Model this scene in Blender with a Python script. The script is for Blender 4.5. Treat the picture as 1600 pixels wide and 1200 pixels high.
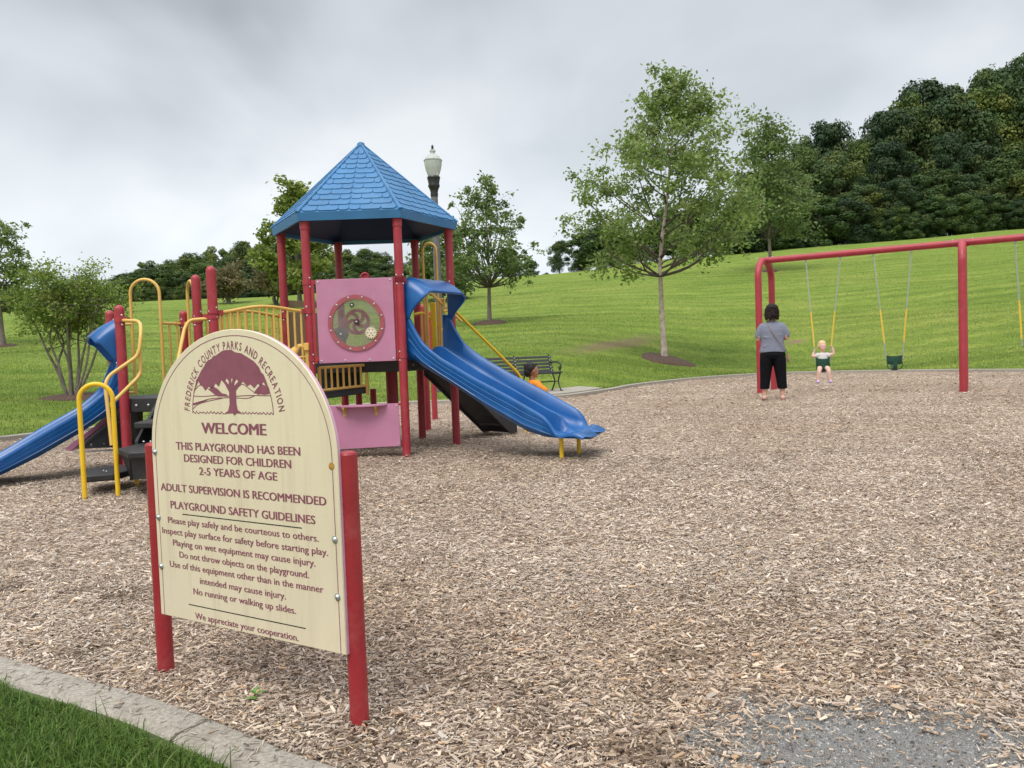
import bpy, bmesh, math, random
import numpy as np
from mathutils import Vector, Matrix

# ------------------------------------------------------------------ camera, sky, sun, exposure
S = bpy.context.scene
for o in list(bpy.data.objects):
    bpy.data.objects.remove(o)
R_ = math.radians
CAM_H = 1.05
PITCH, ROLL = R_(2.4), R_(2.1)
FPX = 1200.0
_fw = np.array([0, math.cos(PITCH), -math.sin(PITCH)])
_r0 = np.array([1.0, 0, 0])
_u0 = np.cross(_r0, _fw)
_rt = math.cos(ROLL) * _r0 - math.sin(ROLL) * _u0
_up = math.sin(ROLL) * _r0 + math.cos(ROLL) * _u0
_O = np.array([0, 0, CAM_H])
cam = bpy.data.cameras.new('camera')
cam.lens = 27.0
cam.sensor_width = 36.0
cam.clip_start = 0.05
cam.clip_end = 3000
cam_ob = bpy.data.objects.new('camera', cam)
S.collection.objects.link(cam_ob)
cam_ob.matrix_world = Matrix(((_rt[0], _up[0], -_fw[0], 0), (_rt[1], _up[1], -_fw[1], 0),
                              (_rt[2], _up[2], -_fw[2], CAM_H), (0, 0, 0, 1)))
S.camera = cam_ob

SUN_EL, SUN_AZ = R_(56), R_(205)      # azimuth clockwise from +Y
world = bpy.data.worlds.new('World')
S.world = world
world.use_nodes = True
wn, wl = world.node_tree.nodes, world.node_tree.links
wn.clear()
w_out = wn.new('ShaderNodeOutputWorld')
w_bg = wn.new('ShaderNodeBackground')
w_bg.inputs['Strength'].default_value = 0.1
w_sky = wn.new('ShaderNodeTexSky')
w_sky.sky_type = 'NISHITA'
w_sky.sun_disc = False
w_sky.sun_elevation = SUN_EL
w_sky.sun_rotation = SUN_AZ
w_tc = wn.new('ShaderNodeTexCoord')
w_sep = wn.new('ShaderNodeSeparateXYZ')
wl.new(w_tc.outputs['Generated'], w_sep.inputs[0])
def wmath(op, a, b=None, clamp=False):
    n = wn.new('ShaderNodeMath'); n.operation = op; n.use_clamp = clamp
    for i, v in enumerate((a, b)):
        if v is None: continue
        if isinstance(v, (int, float)): n.inputs[i].default_value = v
        else: wl.new(v, n.inputs[i])
    return n.outputs[0]
zc = wmath('ADD', wmath('MAXIMUM', w_sep.outputs[2], 0.0), 0.50)
cu = wmath('DIVIDE', w_sep.outputs[0], zc)
cv = wmath('DIVIDE', w_sep.outputs[1], zc)
w_cmb = wn.new('ShaderNodeCombineXYZ')
wl.new(cu, w_cmb.inputs[0]); wl.new(cv, w_cmb.inputs[1])
def wnoise(scale, detail, rough, off, dist=0.0):
    mp = wn.new('ShaderNodeMapping'); mp.inputs['Location'].default_value = off
    wl.new(w_cmb.outputs[0], mp.inputs['Vector'])
    n = wn.new('ShaderNodeTexNoise')
    n.inputs['Scale'].default_value = scale; n.inputs['Detail'].default_value = detail
    n.inputs['Roughness'].default_value = rough; n.inputs['Distortion'].default_value = dist
    wl.new(mp.outputs[0], n.inputs['Vector'])
    return n.outputs[0]
n1 = wnoise(1.05, 4, 0.5, (3.1, 7.4, 0.0), 0.25)
n2 = wnoise(2.6, 4, 0.5, (1.7, 0.3, 2.0), 0.4)
nn = wmath('ADD', wmath('MULTIPLY', n1, 0.70), wmath('MULTIPLY', n2, 0.30))
w_rmp = wn.new('ShaderNodeValToRGB')
wl.new(nn, w_rmp.inputs[0])
e = w_rmp.color_ramp.elements
e[0].position = 0.39; e[0].color = (3.5, 3.72, 3.9, 1)
e[1].position = 0.60; e[1].color = (6.9, 7.1, 7.2, 1)
m_ = e.new(0.5); m_.color = (5.35, 5.65, 5.9, 1)
# an overcast dome grows brighter towards the zenith
zen = wn.new('ShaderNodeMapRange'); zen.interpolation_type = 'SMOOTHSTEP'
wl.new(w_sep.outputs[2], zen.inputs[0])
zen.inputs[1].default_value = 0.42; zen.inputs[2].default_value = 0.95
zen.inputs[3].default_value = 1.0; zen.inputs[4].default_value = 2.6
hz = wn.new('ShaderNodeMapRange'); hz.interpolation_type = 'SMOOTHSTEP'
wl.new(w_sep.outputs[2], hz.inputs[0])
hz.inputs[1].default_value = 0.02; hz.inputs[2].default_value = 0.36
hz.inputs[3].default_value = 1.06; hz.inputs[4].default_value = 0.83
w_sc = wn.new('ShaderNodeVectorMath'); w_sc.operation = 'SCALE'
wl.new(w_rmp.outputs[0], w_sc.inputs[0]); wl.new(wmath('MULTIPLY', zen.outputs[0], hz.outputs[0]), w_sc.inputs['Scale'])
w_mix = wn.new('ShaderNodeMixRGB'); w_mix.inputs[0].default_value = 0.12
wl.new(w_sc.outputs[0], w_mix.inputs[1]); wl.new(w_sky.outputs[0], w_mix.inputs[2])
wl.new(w_mix.outputs[0], w_bg.inputs[0]); wl.new(w_bg.outputs[0], w_out.inputs[0])

sun = bpy.data.lights.new('sun', 'SUN')
sun.energy = 1.3
sun.angle = R_(24)
sun.color = (1.0, 0.97, 0.92)
sun_ob = bpy.data.objects.new('sun', sun)
S.collection.objects.link(sun_ob)
_sd = Vector((math.sin(SUN_AZ) * math.cos(SUN_EL), math.cos(SUN_AZ) * math.cos(SUN_EL), math.sin(SUN_EL)))
sun_ob.rotation_euler = _sd.to_track_quat('Z', 'Y').to_euler()
S.view_settings.view_transform = 'Standard'
S.view_settings.look = 'None'
S.view_settings.exposure = 0.62
S.view_settings.gamma = 1.0
S.cycles.max_bounces = 6
S.cycles.diffuse_bounces = 3
S.cycles.transparent_max_bounces = 6

# ------------------------------------------------------------------ helpers
COL = S.collection
rng = np.random.default_rng(7)
random.seed(11)
ORIG = {}

def ray(x, y):
    return _fw * FPX + _rt * (x - 800) - _up * (y - 600)
def at(x, y, Y):
    d = ray(x, y); p = _O + d * (Y / d[1]); return Vector(p)
def gnd(x, y, z=0.0):
    d = ray(x, y); return Vector(_O + d * ((z - CAM_H) / d[2]))

def tag(o, label=None, cat=None, group=None, kind=None):
    if label: o['label'] = label
    if cat: o['category'] = cat
    if group: o['group'] = group
    if kind: o['kind'] = kind
    return o
def thing(name, label, cat, loc=(0, 0, 0), group=None, rz=0.0):
    o = bpy.data.objects.new(name, None)
    o.empty_display_size = 0.2
    COL.objects.link(o)
    o.location = loc; o.rotation_euler = (0, 0, rz)
    ORIG[o.name] = Vector(loc)
    return tag(o, label, cat, group)
def link(name, me, m, parent=None):
    o = bpy.data.objects.new(name, me)
    COL.objects.link(o)
    if m is not None and len(me.materials) == 0: me.materials.append(m)
    if parent is not None:
        o.parent = parent
        ORIG[o.name] = ORIG[parent.name]
    return o
def dup(o, parent=None, loc=None, rz=None, sc=None, label=None):
    c = o.copy(); COL.objects.link(c)
    if parent is not None: c.parent = parent
    if loc is not None: c.location = loc
    if rz is not None: c.rotation_euler = (0, 0, rz)
    if sc is not None: c.scale = sc
    if label: c['label'] = label
    for ch in list(o.children): dup(ch, c)
    return c

class MB:
    """collects simple solids into one mesh"""
    def __init__(s): s.v = []; s.f = []
    def add(s, vs, fs):
        b = len(s.v); s.v += [Vector(v) for v in vs]; s.f += [[i + b for i in f] for f in fs]; return s
    def box(s, c, d, rot=None):
        x, y, z = d[0] / 2, d[1] / 2, d[2] / 2
        vs = [Vector((a, b, k)) for k in (-z, z) for a, b in ((-x, -y), (x, -y), (x, y), (-x, y))]
        if rot is not None:
            Rm = rot if isinstance(rot, Matrix) else Matrix.Rotation(rot, 3, 'Z')
            vs = [Rm @ v for v in vs]
        return s.add([v + Vector(c) for v in vs], [(3, 2, 1, 0), (4, 5, 6, 7), (0, 1, 5, 4), (1, 2, 6, 5), (2, 3, 7, 6), (3, 0, 4, 7)])
    def tube(s, pts, r, n=10, cap=True, closed=False, flat=1.0, fdir=None):
        P = [Vector(p) for p in pts]; m = len(P)
        rs = [r] * m if isinstance(r, (int, float)) else list(r)
        T = []
        for i in range(m):
            a = P[i - 1] if (i > 0 or closed) else P[i]
            b = P[(i + 1) % m] if (i < m - 1 or closed) else P[i]
            T.append((b - a).normalized())
        ref = Vector((0, 0, 1)) if abs(T[0].z) < 0.9 else Vector((1, 0, 0))
        if fdir is not None: ref = Vector(fdir)
        N = (ref - T[0] * ref.dot(T[0])).normalized()
        rings = []
        for i in range(m):
            N = (N - T[i] * N.dot(T[i])).normalized()
            B = T[i].cross(N)
            rings.append([P[i] + N * (rs[i] * flat * math.cos(2 * math.pi * k / n)) + B * (rs[i] * math.sin(2 * math.pi * k / n)) for k in range(n)])
        vs = [v for q in rings for v in q]; fs = []
        for i in range(m if closed else m - 1):
            j = (i + 1) % m
            for k in range(n):
                k2 = (k + 1) % n
                fs.append((i * n + k, i * n + k2, j * n + k2, j * n + k))
        if cap and not closed:
            fs.append(tuple(reversed(range(n)))); fs.append(tuple((m - 1) * n + k for k in range(n)))
        return s.add(vs, fs)
    def dome(s, c, r, h=None, n=12, m=4):
        h = h or r
        vs = []; fs = []
        for i in range(m):
            a = math.pi / 2 * i / m
            vs += [(c[0] + r * math.cos(a) * math.cos(2 * math.pi * k / n), c[1] + r * math.cos(a) * math.sin(2 * math.pi * k / n), c[2] + h * math.sin(a)) for k in range(n)]
        vs.append((c[0], c[1], c[2] + h))
        for i in range(m - 1):
            for k in range(n):
                fs.append((i * n + k, i * n + (k + 1) % n, (i + 1) * n + (k + 1) % n, (i + 1) * n + k))
        for k in range(n): fs.append(((m - 1) * n + k, (m - 1) * n + (k + 1) % n, m * n))
        return s.add(vs, fs)
    def ell(s, c, r, n=14, m=8, rot=None):
        vs = []; fs = []
        for i in range(m + 1):
            a = -math.pi / 2 + math.pi * i / m
            for k in range(n):
                t = 2 * math.pi * k / n
                v = Vector((r[0] * math.cos(a) * math.cos(t), r[1] * math.cos(a) * math.sin(t), r[2] * math.sin(a)))
                if rot is not None: v = rot @ v
                vs.append(v + Vector(c))
        for i in range(m):
            for k in range(n):
                fs.append((i * n + k, i * n + (k + 1) % n, (i + 1) * n + (k + 1) % n, (i + 1) * n + k))
        return s.add(vs, fs)
    def lathe(s, prof, base=(0, 0, 0), axis=(0, 0, 1), n=20, cap=True):
        q = Vector(axis).normalized().to_track_quat('Z', 'Y').to_matrix()
        vs = []; fs = []
        for r, z in prof:
            vs += [q @ Vector((r * math.cos(2 * math.pi * k / n), r * math.sin(2 * math.pi * k / n), z)) + Vector(base) for k in range(n)]
        for i in range(len(prof) - 1):
            for k in range(n):
                fs.append((i * n + k, i * n + (k + 1) % n, (i + 1) * n + (k + 1) % n, (i + 1) * n + k))
        if cap:
            fs.append(tuple(reversed(range(n)))); fs.append(tuple((len(prof) - 1) * n + k for k in range(n)))
        return s.add(vs, fs)
    def rings(s, rings, cap=True):
        n = len(rings[0]); vs = [v for q in rings for v in q]; fs = []
        for i in range(len(rings) - 1):
            for k in range(n):
                fs.append((i * n + k, i * n + (k + 1) % n, (i + 1) * n + (k + 1) % n, (i + 1) * n + k))
        if cap:
            fs.append(tuple(reversed(range(n)))); fs.append(tuple((len(rings) - 1) * n + k for k in range(n)))
        return s.add(vs, fs)
    def prism(s, poly, off):
        """extrude a 3-D polygon by vector off"""
        off = Vector(off); n = len(poly); P = [Vector(p) for p in poly]
        fs = [tuple(reversed(range(n))), tuple(range(n, 2 * n))]
        for k in range(n): fs.append((k, (k + 1) % n, n + (k + 1) % n, n + k))
        return s.add(P + [p + off for p in P], fs)
    def mesh(s, name, org=Vector((0, 0, 0)), smooth=True, ang=38, fix=True):
        me = bpy.data.meshes.new(name)
        me.from_pydata([tuple(v - org) for v in s.v], [], s.f)
        if fix:
            bm = bmesh.new(); bm.from_mesh(me)
            bmesh.ops.recalc_face_normals(bm, faces=bm.faces)
            bm.to_mesh(me); bm.free()
        if smooth:
            me.polygons.foreach_set('use_smooth', [True] * len(me.polygons))
            me.set_sharp_from_angle(angle=R_(ang))
        me.update()
        return me
    def build(s, name, m, parent=None, bevel=0.0, **kw):
        org = ORIG[parent.name] if parent is not None else Vector((0, 0, 0))
        o = link(name, s.mesh(name, org, **kw), m, parent)
        if bevel:
            b = o.modifiers.new('bevel', 'BEVEL'); b.width = bevel; b.segments = 2; b.limit_method = 'ANGLE'; b.angle_limit = R_(40)
        return o

def np_mesh(name, V, F, col=None, smooth=False):
    """V (n,3); F (m,k) of one face size; col (n,3) point colours"""
    me = bpy.data.meshes.new(name)
    V = np.ascontiguousarray(V, dtype=np.float32); F = np.ascontiguousarray(F, dtype=np.int32)
    k = F.shape[1]
    me.vertices.add(len(V)); me.vertices.foreach_set('co', V.ravel())
    me.loops.add(F.size); me.loops.foreach_set('vertex_index', F.ravel())
    me.polygons.add(len(F)); me.polygons.foreach_set('loop_start', np.arange(0, F.size, k, dtype=np.int32))
    me.polygons.foreach_set('use_smooth', np.full(len(F), smooth))
    if col is not None:
        a = me.color_attributes.new('Col', 'FLOAT_COLOR', 'POINT')
        c = np.ones((len(V), 4), dtype=np.float32); c[:, :3] = col
        a.data.foreach_set('color', c.ravel())
    me.update(calc_edges=True)
    return me

def arc(c, r, a0, a1, u, v, n=10):
    c = Vector(c); u = Vector(u); v = Vector(v)
    return [c + u * (r * math.cos(a0 + (a1 - a0) * i / n)) + v * (r * math.sin(a0 + (a1 - a0) * i / n)) for i in range(n + 1)]
def round_path(pts, rad, n=5):
    """polyline with rounded corners"""
    P = [Vector(p) for p in pts]; out = [P[0]]
    for i in range(1, len(P) - 1):
        a, b, c = P[i - 1], P[i], P[i + 1]
        d1 = (a - b); d2 = (c - b)
        r = min(rad, d1.length * 0.48, d2.length * 0.48)
        p1 = b + d1.normalized() * r; p2 = b + d2.normalized() * r
        for k in range(n + 1):
            t = k / n
            out.append(p1 * (1 - t) ** 2 + b * (2 * t * (1 - t)) + p2 * t ** 2)
    out.append(P[-1]); return out
def spline(pts, n=6, closed=False):
    P = [Vector(p) for p in pts]; m = len(P); out = []
    for i in range(m if closed else m - 1):
        p0 = P[i - 1] if (i > 0 or closed) else P[i]
        p1 = P[i]; p2 = P[(i + 1) % m]
        p3 = P[(i + 2) % m] if (i + 2 < m or closed) else p2
        for k in range(n):
            t = k / n
            out.append(0.5 * ((2 * p1) + (p2 - p0) * t + (2 * p0 - 5 * p1 + 4 * p2 - p3) * t * t + (3 * p1 - p0 - 3 * p2 + p3) * t ** 3))
    if not closed: out.append(P[-1])
    return out

# ------------------------------------------------------------------ materials
def newmat(name):
    m = bpy.data.materials.new(name); m.use_nodes = True
    return m, m.node_tree.nodes, m.node_tree.links, m.node_tree.nodes['Principled BSDF']
def plain(name, col, rough=0.5, var=0.12, scale=6.0, bump=0.0, bscale=60.0, metal=0.0, spec=0.5, stain=None, stain_amt=0.0, stain_scale=2.5, scuff=None):
    """a painted or moulded surface: base colour with soft mottling, wear and a fine bump"""
    m, n, l, b = newmat(name)
    tc = n.new('ShaderNodeTexCoord')
    no = n.new('ShaderNodeTexNoise'); no.inputs['Scale'].default_value = scale; no.inputs['Detail'].default_value = 5
    l.new(tc.outputs['Object'], no.inputs['Vector'])
    r = n.new('ShaderNodeValToRGB'); l.new(no.outputs[0], r.inputs[0])
    c = np.array(col)
    r.color_ramp.elements[0].position = 0.3; r.color_ramp.elements[0].color = (*(c * (1 - var)), 1)
    r.color_ramp.elements[1].position = 0.7; r.color_ramp.elements[1].color = (*np.minimum(c * (1 + var), 0.95), 1)
    out = r.outputs[0]
    if stain is not None:
        n3 = n.new('ShaderNodeTexNoise'); n3.inputs['Scale'].default_value = stain_scale; n3.inputs['Detail'].default_value = 8; n3.inputs['Roughness'].default_value = 0.7
        l.new(tc.outputs['Object'], n3.inputs['Vector'])
        mr = n.new('ShaderNodeMapRange'); l.new(n3.outputs[0], mr.inputs[0])
        mr.inputs[1].default_value = 0.52; mr.inputs[2].default_value = 0.75; mr.inputs[3].default_value = 0; mr.inputs[4].default_value = stain_amt
        mx = n.new('ShaderNodeMixRGB'); l.new(mr.outputs[0], mx.inputs[0]); l.new(out, mx.inputs[1]); mx.inputs[2].default_value = (*stain, 1)
        out = mx.outputs[0]
    if scuff is not None:      # scratches and rubbed spots
        mp = n.new('ShaderNodeMapping'); mp.inputs['Scale'].default_value = (1, 1, 0.25); mp.inputs['Rotation'].default_value = (0.3, 0.4, 0.2); l.new(tc.outputs['Object'], mp.inputs['Vector'])
        n4 = n.new('ShaderNodeTexNoise'); n4.inputs['Scale'].default_value = 22; n4.inputs['Detail'].default_value = 9; n4.inputs['Roughness'].default_value = 0.75
        l.new(mp.outputs[0], n4.inputs['Vector'])
        m4 = n.new('ShaderNodeMapRange'); l.new(n4.outputs[0], m4.inputs[0]); m4.inputs[1].default_value = 0.60; m4.inputs[2].default_value = 0.72; m4.inputs[3].default_value = 0; m4.inputs[4].default_value = 0.6
        x4 = n.new('ShaderNodeMixRGB'); l.new(m4.outputs[0], x4.inputs[0]); l.new(out, x4.inputs[1]); x4.inputs[2].default_value = (*scuff, 1); out = x4.outputs[0]
    l.new(out, b.inputs['Base Color'])
    rr = n.new('ShaderNodeMapRange'); l.new(no.outputs[0], rr.inputs[0])
    rr.inputs[3].default_value = max(rough - 0.1, 0.03); rr.inputs[4].default_value = min(rough + 0.12, 1)
    l.new(rr.outputs[0], b.inputs['Roughness'])
    b.inputs['Metallic'].default_value = metal
    b.inputs['Specular IOR Level'].default_value = spec
    if bump:
        n2 = n.new('ShaderNodeTexNoise'); n2.inputs['Scale'].default_value = bscale; n2.inputs['Detail'].default_value = 3
        l.new(tc.outputs['Object'], n2.inputs['Vector'])
        bp = n.new('ShaderNodeBump'); bp.inputs['Strength'].default_value = bump; bp.inputs['Distance'].default_value = 0.01
        l.new(n2.outputs[0], bp.inputs['Height']); l.new(bp.outputs[0], b.inputs['Normal'])
    return m
def attr_mat(name, rough=0.8, trans=0.0, spec=0.3, gain=(1, 1, 1), per_ob=False):
    """colour from the mesh (each leaf, blade or chip has its own)"""
    m, n, l, b = newmat(name)
    a = n.new('ShaderNodeAttribute'); a.attribute_name = 'Col'
    v = n.new('ShaderNodeMixRGB'); v.blend_type = 'MULTIPLY'; v.inputs[0].default_value = 1; v.inputs[2].default_value = (*gain, 1)
    l.new(a.outputs['Color'], v.inputs[1])
    if per_ob:      # each tree of a wood has its own leaf colour
        oi = n.new('ShaderNodeObjectInfo'); rp = n.new('ShaderNodeValToRGB'); l.new(oi.outputs['Random'], rp.inputs[0])
        rp.color_ramp.elements[0].color = (0.72, 0.76, 0.72, 1); rp.color_ramp.elements[1].color = (1.60, 1.45, 1.0, 1)
        q = rp.color_ramp.elements.new(0.45); q.color = (1.05, 1.08, 0.98, 1)
        l.new(rp.outputs[0], v.inputs[2])
    l.new(v.outputs[0], b.inputs['Base Color'])
    b.inputs['Roughness'].default_value = rough; b.inputs['Specular IOR Level'].default_value = spec
    if trans:
        t = n.new('ShaderNodeBsdfTranslucent'); l.new(v.outputs[0], t.inputs[0])
        mx = n.new('ShaderNodeMixShader'); mx.inputs[0].default_value = trans
        l.new(b.outputs[0], mx.inputs[1]); l.new(t.outputs[0], mx.inputs[2])
        l.new(mx.outputs[0], n['Material Output'].inputs[0])
    return m

M = {}
M['red'] = plain('red_paint', (0.36, 0.030, 0.044), 0.45, 0.10, 5, 0.05, 90, stain=(0.42, 0.09, 0.10), stain_amt=0.55, stain_scale=7, scuff=(0.50, 0.20, 0.20))
M['sign_red'] = plain('sign_post_red', (0.33, 0.022, 0.03), 0.4, 0.15, 7, 0.08, 70, stain=(0.42, 0.13, 0.13), stain_amt=0.45, stain_scale=5, scuff=(0.16, 0.06, 0.04))
M['yellow'] = plain('faded_yellow_paint', (0.70, 0.43, 0.10), 0.42, 0.08, 6, stain=(0.75, 0.53, 0.24), stain_amt=0.5)
M['byellow'] = plain('bright_yellow_paint', (0.80, 0.50, 0.015), 0.38, 0.06, 6)
M['blue'] = plain('blue_plastic', (0.004, 0.090, 0.30), 0.32, 0.14, 3, 0.06, 220, stain=(0.03, 0.15, 0.36), stain_amt=0.6, scuff=(0.07, 0.20, 0.42))
M['blue_faded'] = plain('faded_blue_plastic', (0.036, 0.165, 0.36), 0.5, 0.14, 3, 0.08, 150, stain=(0.085, 0.225, 0.40), stain_amt=0.6, scuff=(0.03, 0.13, 0.28))
M['black'] = plain('black_coated_steel', (0.022, 0.021, 0.022), 0.55, 0.2, 8, 0.15, 120, stain=(0.10, 0.085, 0.07), stain_amt=0.5)
M['pink'] = plain('pink_plastic', (0.50, 0.205, 0.325), 0.45, 0.07, 3, 0.03, 200, stain=(0.52, 0.27, 0.37), stain_amt=0.7, scuff=(0.58, 0.34, 0.44))
M['cream'] = plain('cream_plastic', (0.78, 0.665, 0.485), 0.45, 0.035, 2.5, 0.03, 160, stain=(0.75, 0.61, 0.42), stain_amt=0.5)
def board_material():
    m = plain('weathered_cream_board', (0.78, 0.665, 0.485), 0.45, 0.04, 2.5, 0.04, 160, stain=(0.66, 0.54, 0.37), stain_amt=0.55, stain_scale=5)
    n, l = m.node_tree.nodes, m.node_tree.links; b = n['Principled BSDF']
    src = b.inputs['Base Color'].links[0].from_socket
    tc = n.new('ShaderNodeTexCoord'); mp = n.new('ShaderNodeMapping'); mp.inputs['Scale'].default_value = (14, 14, 0.9); l.new(tc.outputs['Object'], mp.inputs['Vector'])
    no = n.new('ShaderNodeTexNoise'); no.inputs['Scale'].default_value = 1.6; no.inputs['Detail'].default_value = 6; no.inputs['Roughness'].default_value = 0.65; l.new(mp.outputs[0], no.inputs['Vector'])
    mr = n.new('ShaderNodeMapRange'); l.new(no.outputs[0], mr.inputs[0]); mr.inputs[1].default_value = 0.50; mr.inputs[2].default_value = 0.78; mr.inputs[3].default_value = 0; mr.inputs[4].default_value = 0.42
    mx = n.new('ShaderNodeMixRGB'); l.new(mr.outputs[0], mx.inputs[0]); l.new(src, mx.inputs[1]); mx.inputs[2].default_value = (0.50, 0.40, 0.26, 1)
    l.new(mx.outputs[0], b.inputs['Base Color']); return m
M['board'] = board_material()
M['purple'] = plain('purple_core', (0.26, 0.075, 0.115), 0.5, 0.10, 30)
M['purple_edge'] = plain('purple_edge', (0.62, 0.36, 0.50), 0.5, 0.08, 20)
M['steel'] = plain('galvanised_steel', (0.55, 0.56, 0.58), 0.35, 0.12, 40, metal=0.85)
M['green_p'] = plain('green_plastic', (0.012, 0.10, 0.055), 0.4, 0.1, 5)
M['bucket'] = plain('dark_green_rubber', (0.010, 0.065, 0.040), 0.45, 0.15, 8)
M['tan'] = plain('tan_plastic', (0.42, 0.30, 0.17), 0.5, 0.1, 5, stain=(0.3, 0.2, 0.12), stain_amt=0.4)
M['grey'] = plain('grey_paint', (0.13, 0.125, 0.13), 0.55, 0.15, 10, 0.05, 80)
M['iron'] = plain('black_iron', (0.018, 0.018, 0.018), 0.4, 0.15, 20, 0.05, 80)
M['slat'] = plain('dark_slat', (0.045, 0.045, 0.048), 0.45, 0.15, 14)
M['white'] = plain('white_sticker', (0.8, 0.8, 0.8), 0.4, 0.03)
M['concrete'] = plain('concrete', (0.345, 0.31, 0.26), 0.92, 0.28, 90, 0.5, 160, stain=(0.20, 0.165, 0.13), stain_amt=0.85, stain_scale=9)
M['bark'] = plain('bark', (0.20, 0.165, 0.14), 0.9, 0.35, 9, 0.6, 25, stain=(0.30, 0.25, 0.21), stain_amt=0.8, stain_scale=7)
M['birchbark'] = plain('birch_bark', (0.46, 0.37, 0.31), 0.9, 0.35, 5, 0.6, 18, stain=(0.20, 0.13, 0.10), stain_amt=0.9, stain_scale=7)
M['leaf'] = attr_mat('leaf', 0.55, 0.42, 0.4)
M['forest_leaf'] = attr_mat('forest_leaf', 0.65, 0.15, 0.25, per_ob=True)
M['limb'] = plain('dark_limb_bark', (0.10, 0.08, 0.065), 0.9, 0.3, 9, 0.4, 25)
M['blade'] = attr_mat('grass_blade', 0.6, 0.35, 0.3)
M['chip'] = attr_mat('wood_chip', 0.9, 0.0, 0.2)
# ------------------------------------------------------------------ ground
EDGE = [(-1.868, 2.708), (-1.479, 2.506), (-1.11, 2.303), (-0.733, 2.048), (-0.563, 1.934), (0.1, 1.56), (1.2, 0.95), (3.2, -1.2), (8, -4), (16, -3), (22, 3), (22, 12),
        (17.5, 17.6), (13.99, 20.95), (12.29, 23.0), (9.32, 24.8), (7.35, 24.47), (5.39, 23.09), (3.46, 20.78), (2.5, 18.9), (1.907, 17.9), (1.03, 16.75), (-0.6, 16.3), (-2.2, 16.4),
        (-4.3, 15.6), (-6.3, 13.4), (-7.61, 11.34), (-8.2, 8.8), (-7.4, 6.3), (-5.2, 4.55), (-3.4, 3.55)]
EP = spline([(x, y, 0) for x, y in EDGE], 6, True)
EA = np.array([(p.x, p.y) for p in EP])
def inside(x, y):
    x = np.asarray(x, float); y = np.asarray(y, float); r = np.zeros(x.shape, bool)
    n = len(EA)
    for i in range(n):
        x1, y1 = EA[i]; x2, y2 = EA[(i + 1) % n]
        c = (y1 > y) != (y2 > y)
        xi = (x2 - x1) * (y - y1) / ((y2 - y1) if y2 != y1 else 1e-9) + x1
        r ^= c & (x < xi)
    return r
def edge_dist(x, y):
    x = np.asarray(x, float); y = np.asarray(y, float); d = np.full(x.shape, 1e9); n = len(EA)
    for i in range(n):
        a = EA[i]; b = EA[(i + 1) % n]; ab = b - a; L = ab @ ab + 1e-12
        t = np.clip(((x - a[0]) * ab[0] + (y - a[1]) * ab[1]) / L, 0, 1)
        d = np.minimum(d, np.hypot(x - a[0] - t * ab[0], y - a[1] - t * ab[1]))
    return np.where(inside(x, y), -d, d)
SK_A = [-1.6, -0.667, -0.5, -0.333, -0.083, 0.083, 0.2, 0.333, 0.667, 1.4]
SK_E = [0.060, 0.074, 0.083, 0.083, 0.092, 0.101, 0.112, 0.119, 0.136, 0.145]
RIDGE = 100.0
def lawn_z(x, y, u=None):
    x = np.asarray(x, float); y = np.asarray(y, float)
    if u is None: u = edge_dist(x, y)
    a = x / np.maximum(y, 3.0)
    e = np.interp(a, SK_A, SK_E)
    d0 = np.interp(a, [-1.2, -0.667, -0.4, -0.13, 0.06, 0.13, 0.25, 0.38, 0.55, 0.8, 1.5], [9, 12, 15, 16.4, 16.6, 18.8, 23.5, 25, 22.5, 19, 12])
    zr = 1.05 + e * RIDGE
    s = zr / (RIDGE - d0)
    yy = np.minimum(y, RIDGE)
    t = np.clip((yy - d0) / (RIDGE - d0), 0, 1)
    h = s * (RIDGE - d0) * (t - 0.035 * (1 - np.exp(-t * 30)) * (1 - t)) 
    h = np.where(y > RIDGE, h + 0.05 * np.minimum(y - RIDGE, 120), h)
    w = np.clip((u - 0.25) / 1.2, 0, 1)
    bump = 0.10 * np.sin(x * 0.31 + 1.3) * np.sin(y * 0.27) + 0.06 * np.sin(y * 0.55 + x * 0.08) + 0.03 * np.sin(x * 0.9) * np.sin(y * 0.8 + 2)
    zz = np.where(y > 5, h, 0) * w + bump * np.clip(u / 6, 0, 1) * np.clip((y - 8) / 8, 0, 1)
    base = -0.06 + 0.10 * np.clip((u - 0.10) / 0.28, 0, 1)
    return np.where(u > 0, base + np.maximum(zz, 0), np.maximum(-0.06 + 0.9 * u, -0.20))
def lz(x, y):
    return float(lawn_z(np.array([x]), np.array([y]))[0])
def on_lawn(px_, py_):
    """where the view ray through a photo pixel meets the lawn"""
    d = ray(px_, py_); Y = np.arange(3, 160, 0.1)
    P = _O[None] + d[None] * (Y / d[1])[:, None]
    h = lawn_z(P[:, 0], P[:, 1]); ok = np.nonzero((P[:, 2] <= h) & (edge_dist(P[:, 0], P[:, 1]) > 0.1))[0]
    i = ok[0] if len(ok) else len(Y) - 1
    return Vector((P[i, 0], P[i, 1], h[i]))

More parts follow.
